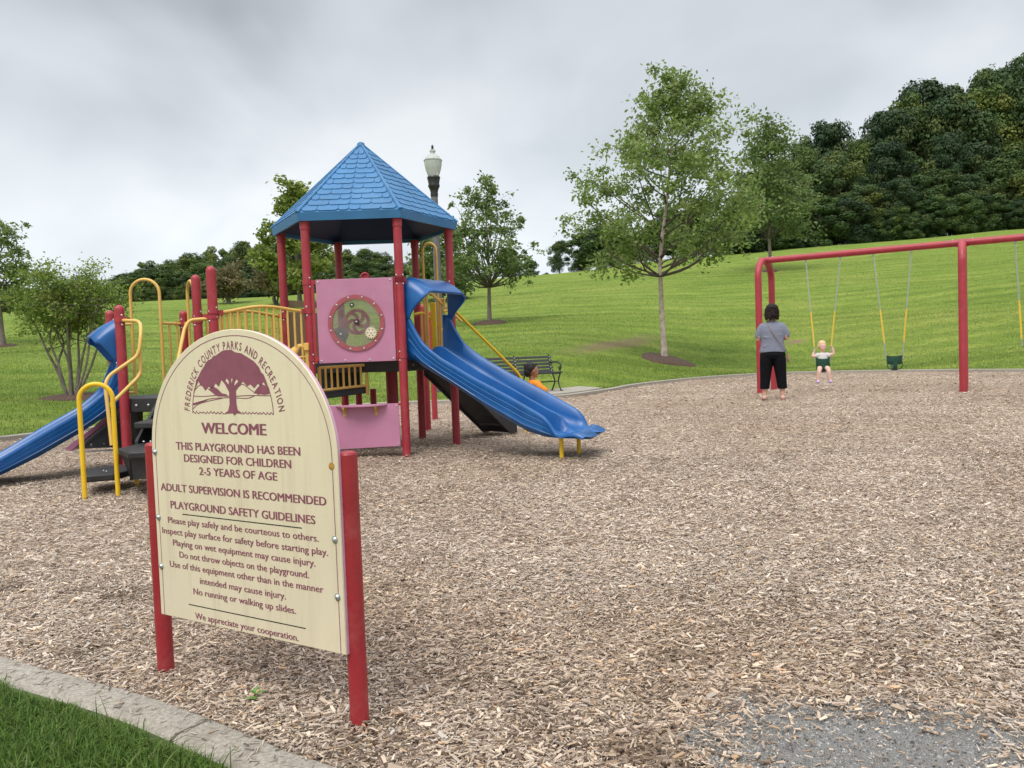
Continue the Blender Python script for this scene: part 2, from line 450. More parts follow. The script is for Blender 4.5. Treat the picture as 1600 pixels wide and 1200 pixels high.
def grow(a, b, s0, f):
    r = [a]; s = s0
    while abs(r[-1] - a) < abs(b - a): r.append(r[-1] + s * (1 if b > a else -1)); s *= f
    return r[1:]
gx = np.array(grow(-11, -700, 0.3, 1.13)[::-1] + list(np.arange(-11, 19.01, 0.2)) + grow(19, 700, 0.3, 1.13))
gy = np.array(grow(-6, -300, 0.3, 1.2)[::-1] + list(np.arange(-6, 29.01, 0.2)) + grow(29, 900, 0.3, 1.10))
GX, GY = np.meshgrid(gx, gy)
U = edge_dist(GX, GY)
GZ = lawn_z(GX, GY, U)
nx, ny = len(gx), len(gy)
idx = np.arange(nx * ny).reshape(ny, nx)
F = np.stack([idx[:-1, :-1], idx[:-1, 1:], idx[1:, 1:], idx[1:, :-1]], -1).reshape(-1, 4)
lawn_me = np_mesh('lawn', np.stack([GX, GY, GZ], -1).reshape(-1, 3), F, smooth=True)

def ramp(n, l, src, stops):
    r = n.new('ShaderNodeValToRGB'); l.new(src, r.inputs[0])
    el = r.color_ramp.elements
    el[0].position, el[0].color = stops[0][0], (*stops[0][1], 1)
    el[1].position, el[1].color = stops[-1][0], (*stops[-1][1], 1)
    for p, c in stops[1:-1]:
        q = el.new(p); q.color = (*c, 1)
    return r.outputs[0]
def noise(n, l, vec, scale, detail=4, rough=0.55, dist=0.0, dims=None):
    t = n.new('ShaderNodeTexNoise')
    t.inputs['Scale'].default_value = scale; t.inputs['Detail'].default_value = detail
    t.inputs['Roughness'].default_value = rough; t.inputs['Distortion'].default_value = dist
    l.new(vec, t.inputs['Vector']); return t.outputs[0]
def mapping(n, l, vec, sc=(1, 1, 1), loc=(0, 0, 0), rot=(0, 0, 0)):
    t = n.new('ShaderNodeMapping'); t.inputs['Scale'].default_value = sc; t.inputs['Location'].default_value = loc; t.inputs['Rotation'].default_value = rot
    l.new(vec, t.inputs['Vector']); return t.outputs[0]
def mix(n, l, f, a, b, mode='MIX'):
    t = n.new('ShaderNodeMixRGB'); t.blend_type = mode
    for i, v in enumerate((f, a, b)):
        if isinstance(v, (int, float)): t.inputs[i].default_value = v
        elif isinstance(v, tuple): t.inputs[i].default_value = (*v, 1)
        else: l.new(v, t.inputs[i])
    return t.outputs[0]
def mrange(n, l, v, a, b, c=0.0, d=1.0):
    t = n.new('ShaderNodeMapRange'); t.interpolation_type = 'SMOOTHSTEP'; l.new(v, t.inputs[0])
    for i, q in enumerate((a, b, c, d)): t.inputs[i + 1].default_value = q
    return t.outputs[0]
DIRT = []     # (centre, half length, half width, turn) of worn bare-earth patches, filled from the photo
for (xa, ya, xb, yb, hw) in ((868, 556, 1030, 520, 0.75), (1225, 540, 1262, 528, 0.35), (660, 520, 690, 519, 0.2)):
    a, b = on_lawn(xa, ya), on_lawn(xb, yb)
    DIRT.append(((a + b) / 2, (b - a).length / 2, hw, math.atan2(b.y - a.y, b.x - a.x)))
def grass_material():
    m, n, l, b = newmat('mown_grass')
    geo = n.new('ShaderNodeNewGeometry'); pos = geo.outputs['Position']
    big = noise(n, l, pos, 0.09, 4, 0.6, 0.4)
    mid = noise(n, l, mapping(n, l, pos, (0.35, 1.0, 1.0)), 0.8, 5, 0.65, 0.3)
    fine = noise(n, l, mapping(n, l, pos, (1, 0.8, 1)), 22, 6, 0.7)
    tiny = noise(n, l, pos, 110, 3, 0.7)
    c1 = ramp(n, l, big, [(0.30, (0.118, 0.196, 0.028)), (0.5, (0.168, 0.245, 0.040)), (0.68, (0.245, 0.285, 0.065))])
    c2 = ramp(n, l, mid, [(0.28, (0.080, 0.142, 0.018)), (0.5, (0.168, 0.240, 0.036)), (0.72, (0.27, 0.30, 0.070))])
    c = mix(n, l, 0.62, c1, c2)
    f = ramp(n, l, fine, [(0.28, (0.42, 0.45, 0.40)), (0.5, (0.95, 0.95, 0.95)), (0.72, (1.45, 1.35, 1.3))])
    c = mix(n, l, 0.9, c, f, 'MULTIPLY')
    t = ramp(n, l, tiny, [(0.3, (0.55, 0.55, 0.55)), (0.7, (1.4, 1.4, 1.35))])
    c = mix(n, l, 0.6, c, t, 'MULTIPLY')
    strk = noise(n, l, mapping(n, l, pos, (1.0, 0.45, 1), rot=(0, 0, 0.1)), 4.5, 7, 0.72, 0.4)
    c = mix(n, l, 0.85, c, ramp(n, l, strk, [(0.30, (0.60, 0.66, 0.60)), (0.5, (0.98, 0.98, 0.98)), (0.70, (1.28, 1.18, 1.2))]), 'MULTIPLY')
    wv = n.new('ShaderNodeTexWave'); wv.bands_direction = 'Y'; wv.inputs['Scale'].default_value = 0.16; wv.inputs['Distortion'].default_value = 2.2; wv.inputs['Detail'].default_value = 2; wv.inputs['Detail Scale'].default_value = 0.25
    l.new(mapping(n, l, pos, (0.5, 1, 1), rot=(0, 0, 0.12)), wv.inputs['Vector'])
    c = mix(n, l, 1.0, c, ramp(n, l, wv.outputs[0], [(0.25, (0.97, 0.98, 0.97)), (0.75, (1.17, 1.13, 1.12))]), 'MULTIPLY')
    # straw-coloured thin spots in rows along the slope
    rows = noise(n, l, mapping(n, l, pos, (0.25, 1.6, 0.3)), 0.9, 6, 0.7, 0.5)
    c = mix(n, l, mrange(n, l, rows, 0.60, 0.76, 0, 0.55), c, (0.30, 0.22, 0.09))
    wob = noise(n, l, pos, 2.2, 8, 0.8)
    for (ce, hl, hw, ang) in DIRT:
        mp = mapping(n, l, pos, (1, 1, 0))
        v = n.new('ShaderNodeVectorMath'); v.operation = 'SUBTRACT'; l.new(pos, v.inputs[0]); v.inputs[1].default_value = ce
        rv = n.new('ShaderNodeVectorRotate'); rv.rotation_type = 'Z_AXIS'; l.new(v.outputs[0], rv.inputs['Vector']); rv.inputs['Angle'].default_value = -ang
        sv = mapping(n, l, rv.outputs[0], (1 / hl, 1 / hw, 0))
        ln = n.new('ShaderNodeVectorMath'); ln.operation = 'LENGTH'; l.new(sv, ln.inputs[0])
        ad = n.new('ShaderNodeMath'); ad.operation = 'ADD'; l.new(ln.outputs['Value'], ad.inputs[0])
        mu = n.new('ShaderNodeMath'); mu.operation = 'MULTIPLY'; l.new(wob, mu.inputs[0]); mu.inputs[1].default_value = 1.9
        l.new(mu.outputs[0], ad.inputs[1])
        k = mrange(n, l, ad.outputs[0], 1.1, 2.1, 0.9, 0.0)
        dirt = ramp(n, l, fine, [(0.3, (0.16, 0.11, 0.06)), (0.7, (0.30, 0.22, 0.13))])
        c = mix(n, l, k, c, dirt)
    l.new(c, b.inputs['Base Color'])
    b.inputs['Roughness'].default_value = 0.9; b.inputs['Specular IOR Level'].default_value = 0.15
    bp = n.new('ShaderNodeBump'); bp.inputs['Strength'].default_value = 0.9; bp.inputs['Distance'].default_value = 0.06
    l.new(fine, bp.inputs['Height']); l.new(bp.outputs[0], b.inputs['Normal'])
    return m
M['grass'] = grass_material()
tag(link('lawn', lawn_me, M['grass']), 'mown green grass slope rising behind the playground', 'lawn', kind='structure')

def mulch_material(name, dark=1.0):
    m, n, l, b = newmat(name)
    geo = n.new('ShaderNodeNewGeometry'); pos = geo.outputs['Position']
    v1 = n.new('ShaderNodeTexVoronoi'); v1.inputs['Scale'].default_value = 34; v1.inputs['Randomness'].default_value = 1
    l.new(mapping(n, l, pos, (1, 2.2, 1), rot=(0, 0, 0.5)), v1.inputs['Vector'])
    v2 = n.new('ShaderNodeTexVoronoi'); v2.inputs['Scale'].default_value = 42
    l.new(mapping(n, l, pos, (2.4, 1, 1), rot=(0, 0, -0.4)), v2.inputs['Vector'])
    sp = n.new('ShaderNodeSeparateColor'); l.new(v1.outputs['Color'], sp.inputs[0])
    sq = n.new('ShaderNodeSeparateColor'); l.new(v2.outputs['Color'], sq.inputs[0])
    pal = [(0.0, (0.09, 0.065, 0.05)), (0.25, (0.26, 0.18, 0.125)), (0.5, (0.38, 0.29, 0.225)), (0.75, (0.45, 0.36, 0.29)), (1.0, (0.64, 0.52, 0.41))]
    pal = [(p, tuple(np.array(c) * dark)) for p, c in pal]
    a = ramp(n, l, sp.outputs[0], pal); a2 = ramp(n, l, sq.outputs[1], pal)
    nz = noise(n, l, pos, 20, 3)
    c = mix(n, l, mrange(n, l, nz, 0.45, 0.55), a, a2)
    big = noise(n, l, pos, 0.55, 5, 0.65)
    c = mix(n, l, 0.8, c, ramp(n, l, big, [(0.32, (0.72, 0.66, 0.60)), (0.5, (1, 0.98, 0.96)), (0.7, (1.15, 1.15, 1.15))]), 'MULTIPLY')
    l.new(c, b.inputs['Base Color']); b.inputs['Roughness'].default_value = 0.95; b.inputs['Specular IOR Level'].default_value = 0.15
    bp = n.new('ShaderNodeBump'); bp.inputs['Strength'].default_value = 0.8; bp.inputs['Distance'].default_value = 0.02
    l.new(v1.outputs['Distance'], bp.inputs['Height']); l.new(bp.outputs[0], b.inputs['Normal'])
    return m
M['mulch'] = mulch_material('wood_mulch')
M['dark_mulch'] = plain('dark_bark_mulch', (0.085, 0.05, 0.035), 0.95, 0.5, 18, 0.9, 60, stain=(0.16, 0.10, 0.075), stain_amt=0.8, stain_scale=20)
# mulch sheet with gentle bumps and scuffed hollows
def mulch_z(x, y):
    return (0.010 * np.sin(x * 1.7 + 0.6 * np.sin(y * 1.1)) * np.sin(y * 1.9 + 1) + 0.007 * np.sin(x * 4.1 + y * 2.3) * np.sin(y * 3.7 - x)
            + sum(0.022 * np.exp(-((x - a) ** 2 + (y - b) ** 2) / 0.016) for a, b in ((-1.195, 2.534), (-0.46, 2.101)))) 
mg = 0.16
mx_ = np.arange(-9, 22.5, mg); my_ = np.arange(-4.5, 26, mg)
MX, MY = np.meshgrid(mx_, my_)
MU = edge_dist(MX, MY)
MZ = mulch_z(MX, MY) - 0.012 * np.clip(1 - np.abs(MU) / 0.3, 0, 1)
idx = np.arange(MX.size).reshape(MX.shape)
band = (MU > 0) & (MU < 0.4)
bx_, by_ = MX[band], MY[band]; bd = np.full(bx_.shape, 1e9); qx, qy = bx_.copy(), by_.copy()
for i in range(len(EA)):
    a = EA[i]; ab = EA[(i + 1) % len(EA)] - a
    t = np.clip(((bx_ - a[0]) * ab[0] + (by_ - a[1]) * ab[1]) / (ab @ ab + 1e-12), 0, 1)
    cx_, cy_ = a[0] + t * ab[0], a[1] + t * ab[1]; d = np.hypot(bx_ - cx_, by_ - cy_); k = d < bd
    bd[k] = d[k]; qx[k] = cx_[k]; qy[k] = cy_[k]
MX[band] = qx + (bx_ - qx) / np.maximum(bd, 1e-6) * 0.02; MY[band] = qy + (by_ - qy) / np.maximum(bd, 1e-6) * 0.02
FQ = np.stack([idx[:-1, :-1], idx[:-1, 1:], idx[1:, 1:], idx[1:, :-1]], -1).reshape(-1, 4)
FQ = FQ[(MU.ravel()[FQ] < 0).any(1)]
tag(link('mulch_bed', np_mesh('mulch_bed', np.stack([MX, MY, MZ], -1).reshape(-1, 3), FQ, smooth=True), M['mulch']), 'loose wood chip surface of the playground', 'ground', kind='structure')

# concrete kerb along the edge
_ar = sum(EP[i].x * EP[(i + 1) % len(EP)].y - EP[(i + 1) % len(EP)].x * EP[i].y for i in range(len(EP)))
def offset_loop(d):
    out = []; n = len(EP)
    for i in range(n):
        t = (EP[(i + 1) % n] - EP[i - 1]).normalized(); nrm = Vector((t.y, -t.x, 0)) * (1 if _ar > 0 else -1)
        out.append(EP[i] + nrm * d)
    return out
kb = MB()
La, Lb, Lc, Ld = offset_loop(-0.02), offset_loop(0.0), offset_loop(0.10), offset_loop(0.118)
rngs = []; rngs_i = []
for a, b, c, d in zip(La, Lb, Lc, Ld):
    near = max(0.0, 1 - max(0, a.y - 2.6) / 1.5) if a.x < 3 else 0
    t = 0.075 - 0.05 * near
    def prof_(t, o): return [Vector((a.x, a.y, -0.1)) + o, Vector((a.x, a.y, t - 0.012)) + o, Vector((b.x, b.y, t)) + o, Vector((c.x, c.y, t)) + o, Vector((d.x, d.y, t - 0.012)) + o, Vector((d.x, d.y, -0.1)) + o]
    ki = len(rngs_i); rngs_i.append(1)
    if ki % 19 == 15:      # expansion joint
        tg = Vector((-(d - a).y, (d - a).x, 0)).normalized() * (1 if _ar > 0 else -1)
        for o_s, dz in ((-.007, 0), (-.004, -.03), (.004, -.03), (.007, 0)): rngs.append(prof_(t + dz, tg * o_s))
    else: rngs.append(prof_(t, Vector((0, 0, 0))))
n6 = 6; vs = [v for q in rngs for v in q]; fs = []
for i in range(len(rngs)):
    j = (i + 1) % len(rngs)
    for k in range(5): fs.append((i * n6 + k, i * n6 + k + 1, j * n6 + k + 1, j * n6 + k))
kb.add(vs, fs)
tag(kb.build('kerb', M['concrete'], ang=50), 'low concrete kerb round the wood chips', 'kerb', kind='structure')
# turf strip that meets the near kerb
i0 = list(range(0, 34)); To, Ti = offset_loop(0.112), offset_loop(0.75)
n_ = len(EP); sel = [(k - 12) % n_ for k in range(52)]
tv, tf = [], []
for k in sel: tv += [(To[k].x, To[k].y, 0.012), ((To[k].x + Ti[k].x) / 2, (To[k].y + Ti[k].y) / 2, 0.052), (Ti[k].x, Ti[k].y, 0.054)]
for k in range(len(sel) - 1):
    tf += [(3 * k, 3 * k + 1, 3 * k + 4, 3 * k + 3), (3 * k + 1, 3 * k + 2, 3 * k + 5, 3 * k + 4)]
M['soil'] = plain('dark_turf_soil', (0.07, 0.10, 0.025), 0.95, 0.5, 30, 0.8, 60)
tag(link('turf_edge', np_mesh('turf_edge', np.array(tv), np.array(tf), smooth=True), M['soil']), 'turf along the near kerb', 'lawn', kind='structure')
# concrete pad under the bench
pad = [(-1.3, 16.52), (1.0, 16.97), (1.45, 17.5), (1.83, 18.1), (2.2, 18.75), (1.75, 20.0), (1.2, 20.75), (-1.3, 20.75)]
tag(MB().prism([(x, y, -0.06) for x, y in pad], (0, 0, 0.155)).build('pavement', M['concrete'], bevel=0.01), 'concrete pad under the park bench', 'pavement', kind='structure')
# grey worn patch where the chips have been kicked away
wp = []
for k in range(40):
    a = 2 * math.pi * k / 40; r = 1 + 0.10 * math.sin(3 * a + 1) + 0.07 * math.sin(7 * a)
    wp.append((0.88 + 0.47 * r * math.cos(a), 1.86 + 0.36 * r * math.sin(a), 0))
def worn_z(x, y): return 0.012
M['worn'] = plain('worn_grey_grit', (0.295, 0.28, 0.26), 0.95, 0.55, 260, 1.0, 420, stain=(0.46, 0.43, 0.39), stain_amt=0.9, stain_scale=140)
me = MB(); me.add([(x, y, worn_z(x, y)) for x, y, _ in wp] + [(0.88, 1.86, 0.012)], [(k, (k + 1) % 40, 40) for k in range(40)])
tag(me.build('worn_patch', M['worn']), 'bare grey grit showing where the wood chips are kicked away', 'ground', kind='structure')
WP = np.array([(x, y) for x, y, _ in wp])
def in_worn(x, y):
    a = np.arctan2((y - 1.86) / 0.36, (x - 0.88) / 0.47)
    r = 1 + 0.10 * np.sin(3 * a + 1) + 0.07 * np.sin(7 * a)
    return np.hypot((y - 1.86) / 0.36, (x - 0.88) / 0.47) / r

# loose wood chips, each a small tapered sliver
def scatter(n, y0, y1, pad_):
    y = np.sqrt(rng.uniform(y0 ** 2, y1 ** 2, n)); x = rng.uniform(-1, 1, n) * (0.70 * y + pad_)
    k = edge_dist(x, y) < -0.005
    return x[k], y[k]
PAL = np.array([(0.56, 0.46, 0.36), (0.47, 0.39, 0.335), (0.40, 0.32, 0.26), (0.28, 0.19, 0.13), (0.13, 0.09, 0.065), (0.72, 0.62, 0.51), (0.55, 0.38, 0.23), (0.64, 0.54, 0.45), (0.50, 0.46, 0.42), (0.07, 0.05, 0.04)])
PAL = PAL * 0.78 + np.array([0.42, 0.35, 0.285]) * 0.22
PW = np.array([.18, .15, .14, .09, .05, .10, .06, .11, .09, .03])
CV, CF, CC = [], [], []
cbase = 0
def chips(n, y0, y1, pad_, smin, smax, solid):
    global cbase
    x, y = scatter(n, y0, y1, pad_)
    if y0 < 4:
        w = in_worn(x, y); keep = (w > 1.18) | (rng.random(len(x)) < np.clip((w - 0.35) * 1.0, 0.08, 0.92)); x, y = x[keep], y[keep]
    n = len(x)
    L = np.clip(rng.lognormal(math.log((smin + smax) / 2.3), 0.42, n), smin * 0.6, smax * 1.6)
    W = L * rng.uniform(0.18, 0.48, n); T = W * rng.uniform(0.18, 0.4, n)
    yaw = rng.normal(0.25, 1.0, n) ; pit = rng.normal(0, 0.20, n); rol = rng.normal(0, 0.30, n)
    z = np.where(in_worn(x, y) < 1.15, 0.013, mulch_z(x, y) + 0.004) + rng.uniform(0, 0.016, n) * (1 if y0 < 8 else 0.8)
    cy, sy, cp, sp, cr, sr = np.cos(yaw), np.sin(yaw), np.cos(pit), np.sin(pit), np.cos(rol), np.sin(rol)
    ax = np.stack([cy * cp, sy * cp, sp], 1)
    bx = np.stack([-sy * cr, cy * cr, sr], 1); bx -= ax * (ax * bx).sum(1, keepdims=True)
    nz = np.cross(ax, bx)
    c = np.stack([x, y, z], 1)
    tp = rng.uniform(0.25, 1.0, (n, 2))
    col = PAL[rng.choice(len(PAL), n, p=PW)] * rng.uniform(0.8, 1.2, (n, 1))
    g_ = np.sin(x * 0.9 + 1.7 * np.sin(y * 0.55)) * np.sin(y * 0.8 + 0.7 * np.sin(x * 0.7)) + 0.6 * np.sin(x * 2.3 + y * 1.1) * np.sin(y * 2.1 - x * 0.8)
    g_ += 1.4 * np.exp(-((x - 7.4) / 2.6) ** 2 - ((y - 15.2) / 1.8) ** 2)
    k_ = np.clip(g_ * 0.55, 0, 1)[:, None]
    dk = np.sin(x * 5.1 + 2.0 * np.sin(y * 3.3)) * np.sin(y * 6.3 + 1.7 * np.sin(x * 4.1)) + 0.7 * np.sin(x * 11 + y * 7) * np.sin(y * 13 - x * 6)
    dk = np.clip((dk - 0.35) * 0.9, 0, 1) * (0.55 + 0.45 * np.sin(x * .8 + 1) * np.sin(y * 1.1 + .5))
    mean_ = col.mean(1, keepdims=True); damp = (rng.random(n) < np.clip(dk, 0, .8))[:, None]
    col = np.where(damp, col * np.array([0.50, 0.47, 0.44]), col) * np.array([1.0, 0.98, 0.955])
    col = col * (1 - k_ * np.array([0.10, 0.19, 0.28])) * (1 + np.clip(-g_ * .12, 0, .12)[:, None])
    q = []
    for sgn, tt in ((-1, tp[:, 0]), (1, tp[:, 1])):
        for sb in (-1, 1):
            q.append(c + ax * (sgn * L / 2)[:, None] + bx * (sb * W / 2 * tt)[:, None] + nz * (T / 2)[:, None])
    if solid:
        for sgn, tt in ((-1, tp[:, 0]), (1, tp[:, 1])):
            for sb in (-1, 1):
                q.append(c + ax * (sgn * L / 2)[:, None] + bx * (sb * W / 2 * tt)[:, None] - nz * (T / 2)[:, None])
    k = len(q); V = np.stack(q, 1).reshape(-1, 3)
    fl = [(0, 2, 3, 1)] + ([(0, 4, 6, 2), (1, 3, 7, 5), (0, 1, 5, 4), (2, 6, 7, 3)] if solid else [])
    base = (np.arange(n) * k)[:, None, None] + cbase
    CF.append((base + np.array(fl)[None]).reshape(-1, 4)); CV.append(V); CC.append(np.repeat(col, k, 0)); cbase += len(V)
chips(60000, 1.2, 3.4, 0.5, 0.004, 0.011, False)
chips(210000, 1.2, 4.0, 0.5, 0.008, 0.024, True)
chips(260000, 4.0, 7.5, 0.8, 0.010, 0.027, False)
chips(270000, 7.5, 13.0, 1.0, 0.013, 0.030, False)
chips(150000, 13.0, 25.0, 1.0, 0.022, 0.045, False)
tag(link('wood_chips', np_mesh('wood_chips', np.concatenate(CV), np.concatenate(CF), np.concatenate(CC)), M['chip']), 'loose wood chips covering the playground floor', 'wood chips', kind='stuff')
# grit grains on the bare patch
n = 26000
x = rng.uniform(0.1, 1.6, n); y = rng.uniform(1.3, 2.35, n); k = in_worn(x, y) < 1.05; x, y = x[k], y[k]; n = len(x)
yaw = rng.uniform(0, 6.28, n); q = rng.uniform(.0012, .0042, n) * (1 + (rng.random(n) < .05)); ca, sa = np.cos(yaw) * q, np.sin(yaw) * q * rng.uniform(.5, 1, n)
P = np.stack([x, y, np.full(n, .0122)], 1); o_ = np.zeros(n); tp_ = P + np.stack([o_, o_, q * .9], 1)
V = np.stack([P + np.stack([ca, sa, o_], 1), P + np.stack([-sa, ca, o_], 1), P - np.stack([ca, sa, o_], 1), P - np.stack([-sa, ca, o_], 1), tp_], 1).reshape(-1, 3)
F3 = (np.arange(n)[:, None, None] * 5 + np.array([(0, 1, 4), (1, 2, 4), (2, 3, 4), (3, 0, 4)])[None]).reshape(-1, 3)
g_c = rng.choice([.08, .16, .24, .34, .50], n, p=[.15, .25, .28, .22, .10])[:, None] * np.array([1.0, .975, .94])
tag(link('grit', np_mesh('grit', V, F3, np.repeat(g_c, 5, 0)), M['chip']), 'fine grey grit on the bare patch', 'grit', kind='stuff')
# chips strayed on to the kerb
# grass blades
GB_V, GB_F, GB_C = [], [], []
def blades(x, y, z, h, w, lean, col, seg=1):
    n = len(x); yaw = rng.uniform(0, 2 * math.pi, n); d = np.stack([np.cos(yaw), np.sin(yaw), np.zeros(n)], 1); s = np.stack([-np.sin(yaw), np.cos(yaw), np.zeros(n)], 1)
    le = lean * rng.uniform(0.1, 1.2, n)
    b = np.stack([x, y, z], 1); up = np.array([0, 0, 1.0])
    if seg == 1:
        tip = b + up * (h * np.cos(le))[:, None] + d * (h * np.sin(le))[:, None]
        V = np.stack([b - s * (w / 2)[:, None], b + s * (w / 2)[:, None], tip], 1).reshape(-1, 3)
        F3 = np.arange(3 * n).reshape(n, 3)
        return V, F3, np.repeat(col, 3, 0)
    pts = []
    for i in range(seg + 1):
        t = i / seg; a = le * t * 1.3
        p = b + up * (h * t * np.cos(a))[:, None] + d * (h * t * np.sin(a))[:, None]
        ww = w / 2 * (1 - t) ** 0.7
        pts += [p - s * ww[:, None], p + s * ww[:, None]]
    k = len(pts); V = np.stack(pts, 1).reshape(-1, 3)
    fl = []
    for i in range(seg): fl += [(2 * i, 2 * i + 1, 2 * i + 3), (2 * i, 2 * i + 3, 2 * i + 2)]
    F3 = ((np.arange(n) * k)[:, None, None] + np.array(fl)[None]).reshape(-1, 3)
    return V, F3, np.repeat(col, k, 0)
GPAL = np.array([(0.105, 0.18, 0.022), (0.15, 0.23, 0.032), (0.20, 0.26, 0.048), (0.07, 0.125, 0.016), (0.26, 0.255, 0.08)])
def gcol(n, p=(.25, .3, .2, .15, .1)):
    return GPAL[rng.choice(5, n, p=p)] * rng.uniform(0.8, 1.2, (n, 1))
def dirt_mask(x, y):
    k = np.ones(len(x))
    for ce, hl, hw, ang in DIRT:
        dx, dy = x - ce.x, y - ce.y
        a = (dx * math.cos(ang) + dy * math.sin(ang)) / hl; b = (-dx * math.sin(ang) + dy * math.cos(ang)) / hw
        k = np.minimum(k, np.clip(np.hypot(a, b) - 0.6, 0.03, 1))
    return k
AV, AF, AC = [], [], []; nb = 0
for n, y0, y1, h0 in ((130000, 11, 26, 0.05), (130000, 24, 42, 0.055), (80000, 40, 75, 0.07)):
    y = np.sqrt(rng.uniform(y0 ** 2, y1 ** 2, n)); x = rng.uniform(-0.80, 0.80, n) * y
    u = edge_dist(x, y); k = (u > 0.2) & (rng.random(n) < dirt_mask(x, y))
    k &= ~((x > -1.4) & (x < 2.25) & (y < 20.8) & (y > 16))
    x, y, u = x[k], y[k], u[k]; n = len(x)
    z = lawn_z(x, y, u) - 0.01
    h = rng.uniform(0.6, 1.5, n) * h0
    V, F3, c = blades(x, y, z, h, np.full(n, h0 * 0.28) * rng.uniform(.7, 1.4, n), np.full(n, 0.8), gcol(n))
    AV.append(V); AF.append(F3 + nb); AC.append(c); nb += len(V)
# taller unmown fringe against the kerb
n = 60000
i = rng.integers(0, len(EA), n); t = rng.random((n, 1)); p = EA[i] * (1 - t) + EA[(i + 1) % len(EA)] * t
p = p + rng.normal(0, 0.16, (n, 2)) 
u = edge_dist(p[:, 0], p[:, 1]); k = (u > 0.21) & (u < 0.6) & (p[:, 1] > 9)
k &= ~((p[:, 0] > -1.4) & (p[:, 0] < 2.25) & (p[:, 1] < 20.8) & (p[:, 1] > 16))
p = p[k]; n = len(p)
V, F3, c = blades(p[:, 0], p[:, 1], lawn_z(p[:, 0], p[:, 1]) - 0.01, rng.uniform(.05, .13, n), rng.uniform(.008, .02, n), np.full(n, 0.7), gcol(n, (.35, .3, .15, .15, .05)))
AV.append(V); AF.append(F3 + nb); AC.append(c); nb += len(V)
tag(link('grass_blades', np_mesh('grass_blades', np.concatenate(AV), np.concatenate(AF), np.concatenate(AC)), M['blade']), 'short mown grass blades on the slope', 'grass', kind='stuff')
# white clover heads dotted over the lawn
n = 2600
y = np.sqrt(rng.uniform(10 ** 2, 34 ** 2, n)); x = rng.uniform(-0.8, 0.8, n) * y
k = (edge_dist(x, y) > 0.3) & (rng.random(n) < .35 + .65 * (np.sin(x * .5 + 1) * np.sin(y * .45) > 0.1)) & ~((x > -1.4) & (x < 2.25) & (y < 20.8) & (y > 16))
x, y = x[k], y[k]; n = len(x); z = lawn_z(x, y) + .055; q = rng.uniform(.007, .012, n); o_ = np.zeros(n)
P = np.stack([x, y, z], 1); ax_ = [np.stack(t, 1) for t in ((q, o_, o_), (o_, q, o_), (o_, o_, q))]
V = np.stack([P - ax_[0], P - ax_[1], P + ax_[0], P + ax_[1], P + ax_[2], P - ax_[2]], 1).reshape(-1, 3)
F3 = (np.arange(n)[:, None, None] * 6 + np.array([(0, 1, 4), (1, 2, 4), (2, 3, 4), (3, 0, 4), (1, 0, 5), (2, 1, 5), (3, 2, 5), (0, 3, 5)])[None]).reshape(-1, 3)
tag(link('clover_flowers', np_mesh('clover_flowers', V, F3, np.full((len(V), 3), .55)), M['blade']), 'tiny white clover heads dotted over the lawn', 'clover', kind='stuff')
# long grass in the near corner, hanging over the kerb
line0 = np.array([-3.1, 3.25]); line1 = np.array([0.4, 1.05]); nrm = np.array([-0.53, -0.85])
n = 90000
NA = np.array([(To[k].x, To[k].y) for k in sel]); NB = np.array([(Ti[k].x, Ti[k].y) for k in sel])
i = rng.integers(0, len(sel) - 1, n); t = rng.random((n, 1)); f = (0.005 + np.abs(rng.normal(0, 0.75, n)))[:, None]
p = (NA[i] * (1 - t) + NA[i + 1] * t) * (1 - f) + (NB[i] * (1 - t) + NB[i + 1] * t) * f
k = (f[:, 0] > .02 + .09 * (0.5 + 0.5 * np.sin(p[:, 0] * 17) * np.sin(p[:, 1] * 13 + p[:, 0] * 5))) & (p[:, 1] < 4.2) & (p[:, 1] > 0.7) & (p[:, 0] > -3.6) & (p[:, 0] < 0.8); p = p[k]
u = edge_dist(p[:, 0], p[:, 1]); clump = 0.5 + 0.5 * np.sin(p[:, 0] * 9 + 1.2) * np.sin(p[:, 1] * 7 + p[:, 0] * 3)
n = len(p)
far_over = rng.random(n) < .012 * (u < .35)
near_c = gcol(n, (.33, .27, .13, .19, .08)) * np.array([0.78, 0.88, 1.0])
V, F3, c = blades(p[:, 0], p[:, 1], 0.01 + 0.04 * np.clip((u - .12) / .2, 0, 1), rng.uniform(.03, .10, n) * (0.5 + 0.6 * clump) * np.clip(.55 + (u - .14) * 1.5, .5, 1) + far_over * rng.uniform(.03, .09, n), rng.uniform(.0025, .006, n), np.full(n, 1.2), near_c, 4)
tag(link('long_grass', np_mesh('long_grass', V, F3, c), M['blade']), 'long green grass beside the near kerb', 'grass', kind='stuff')
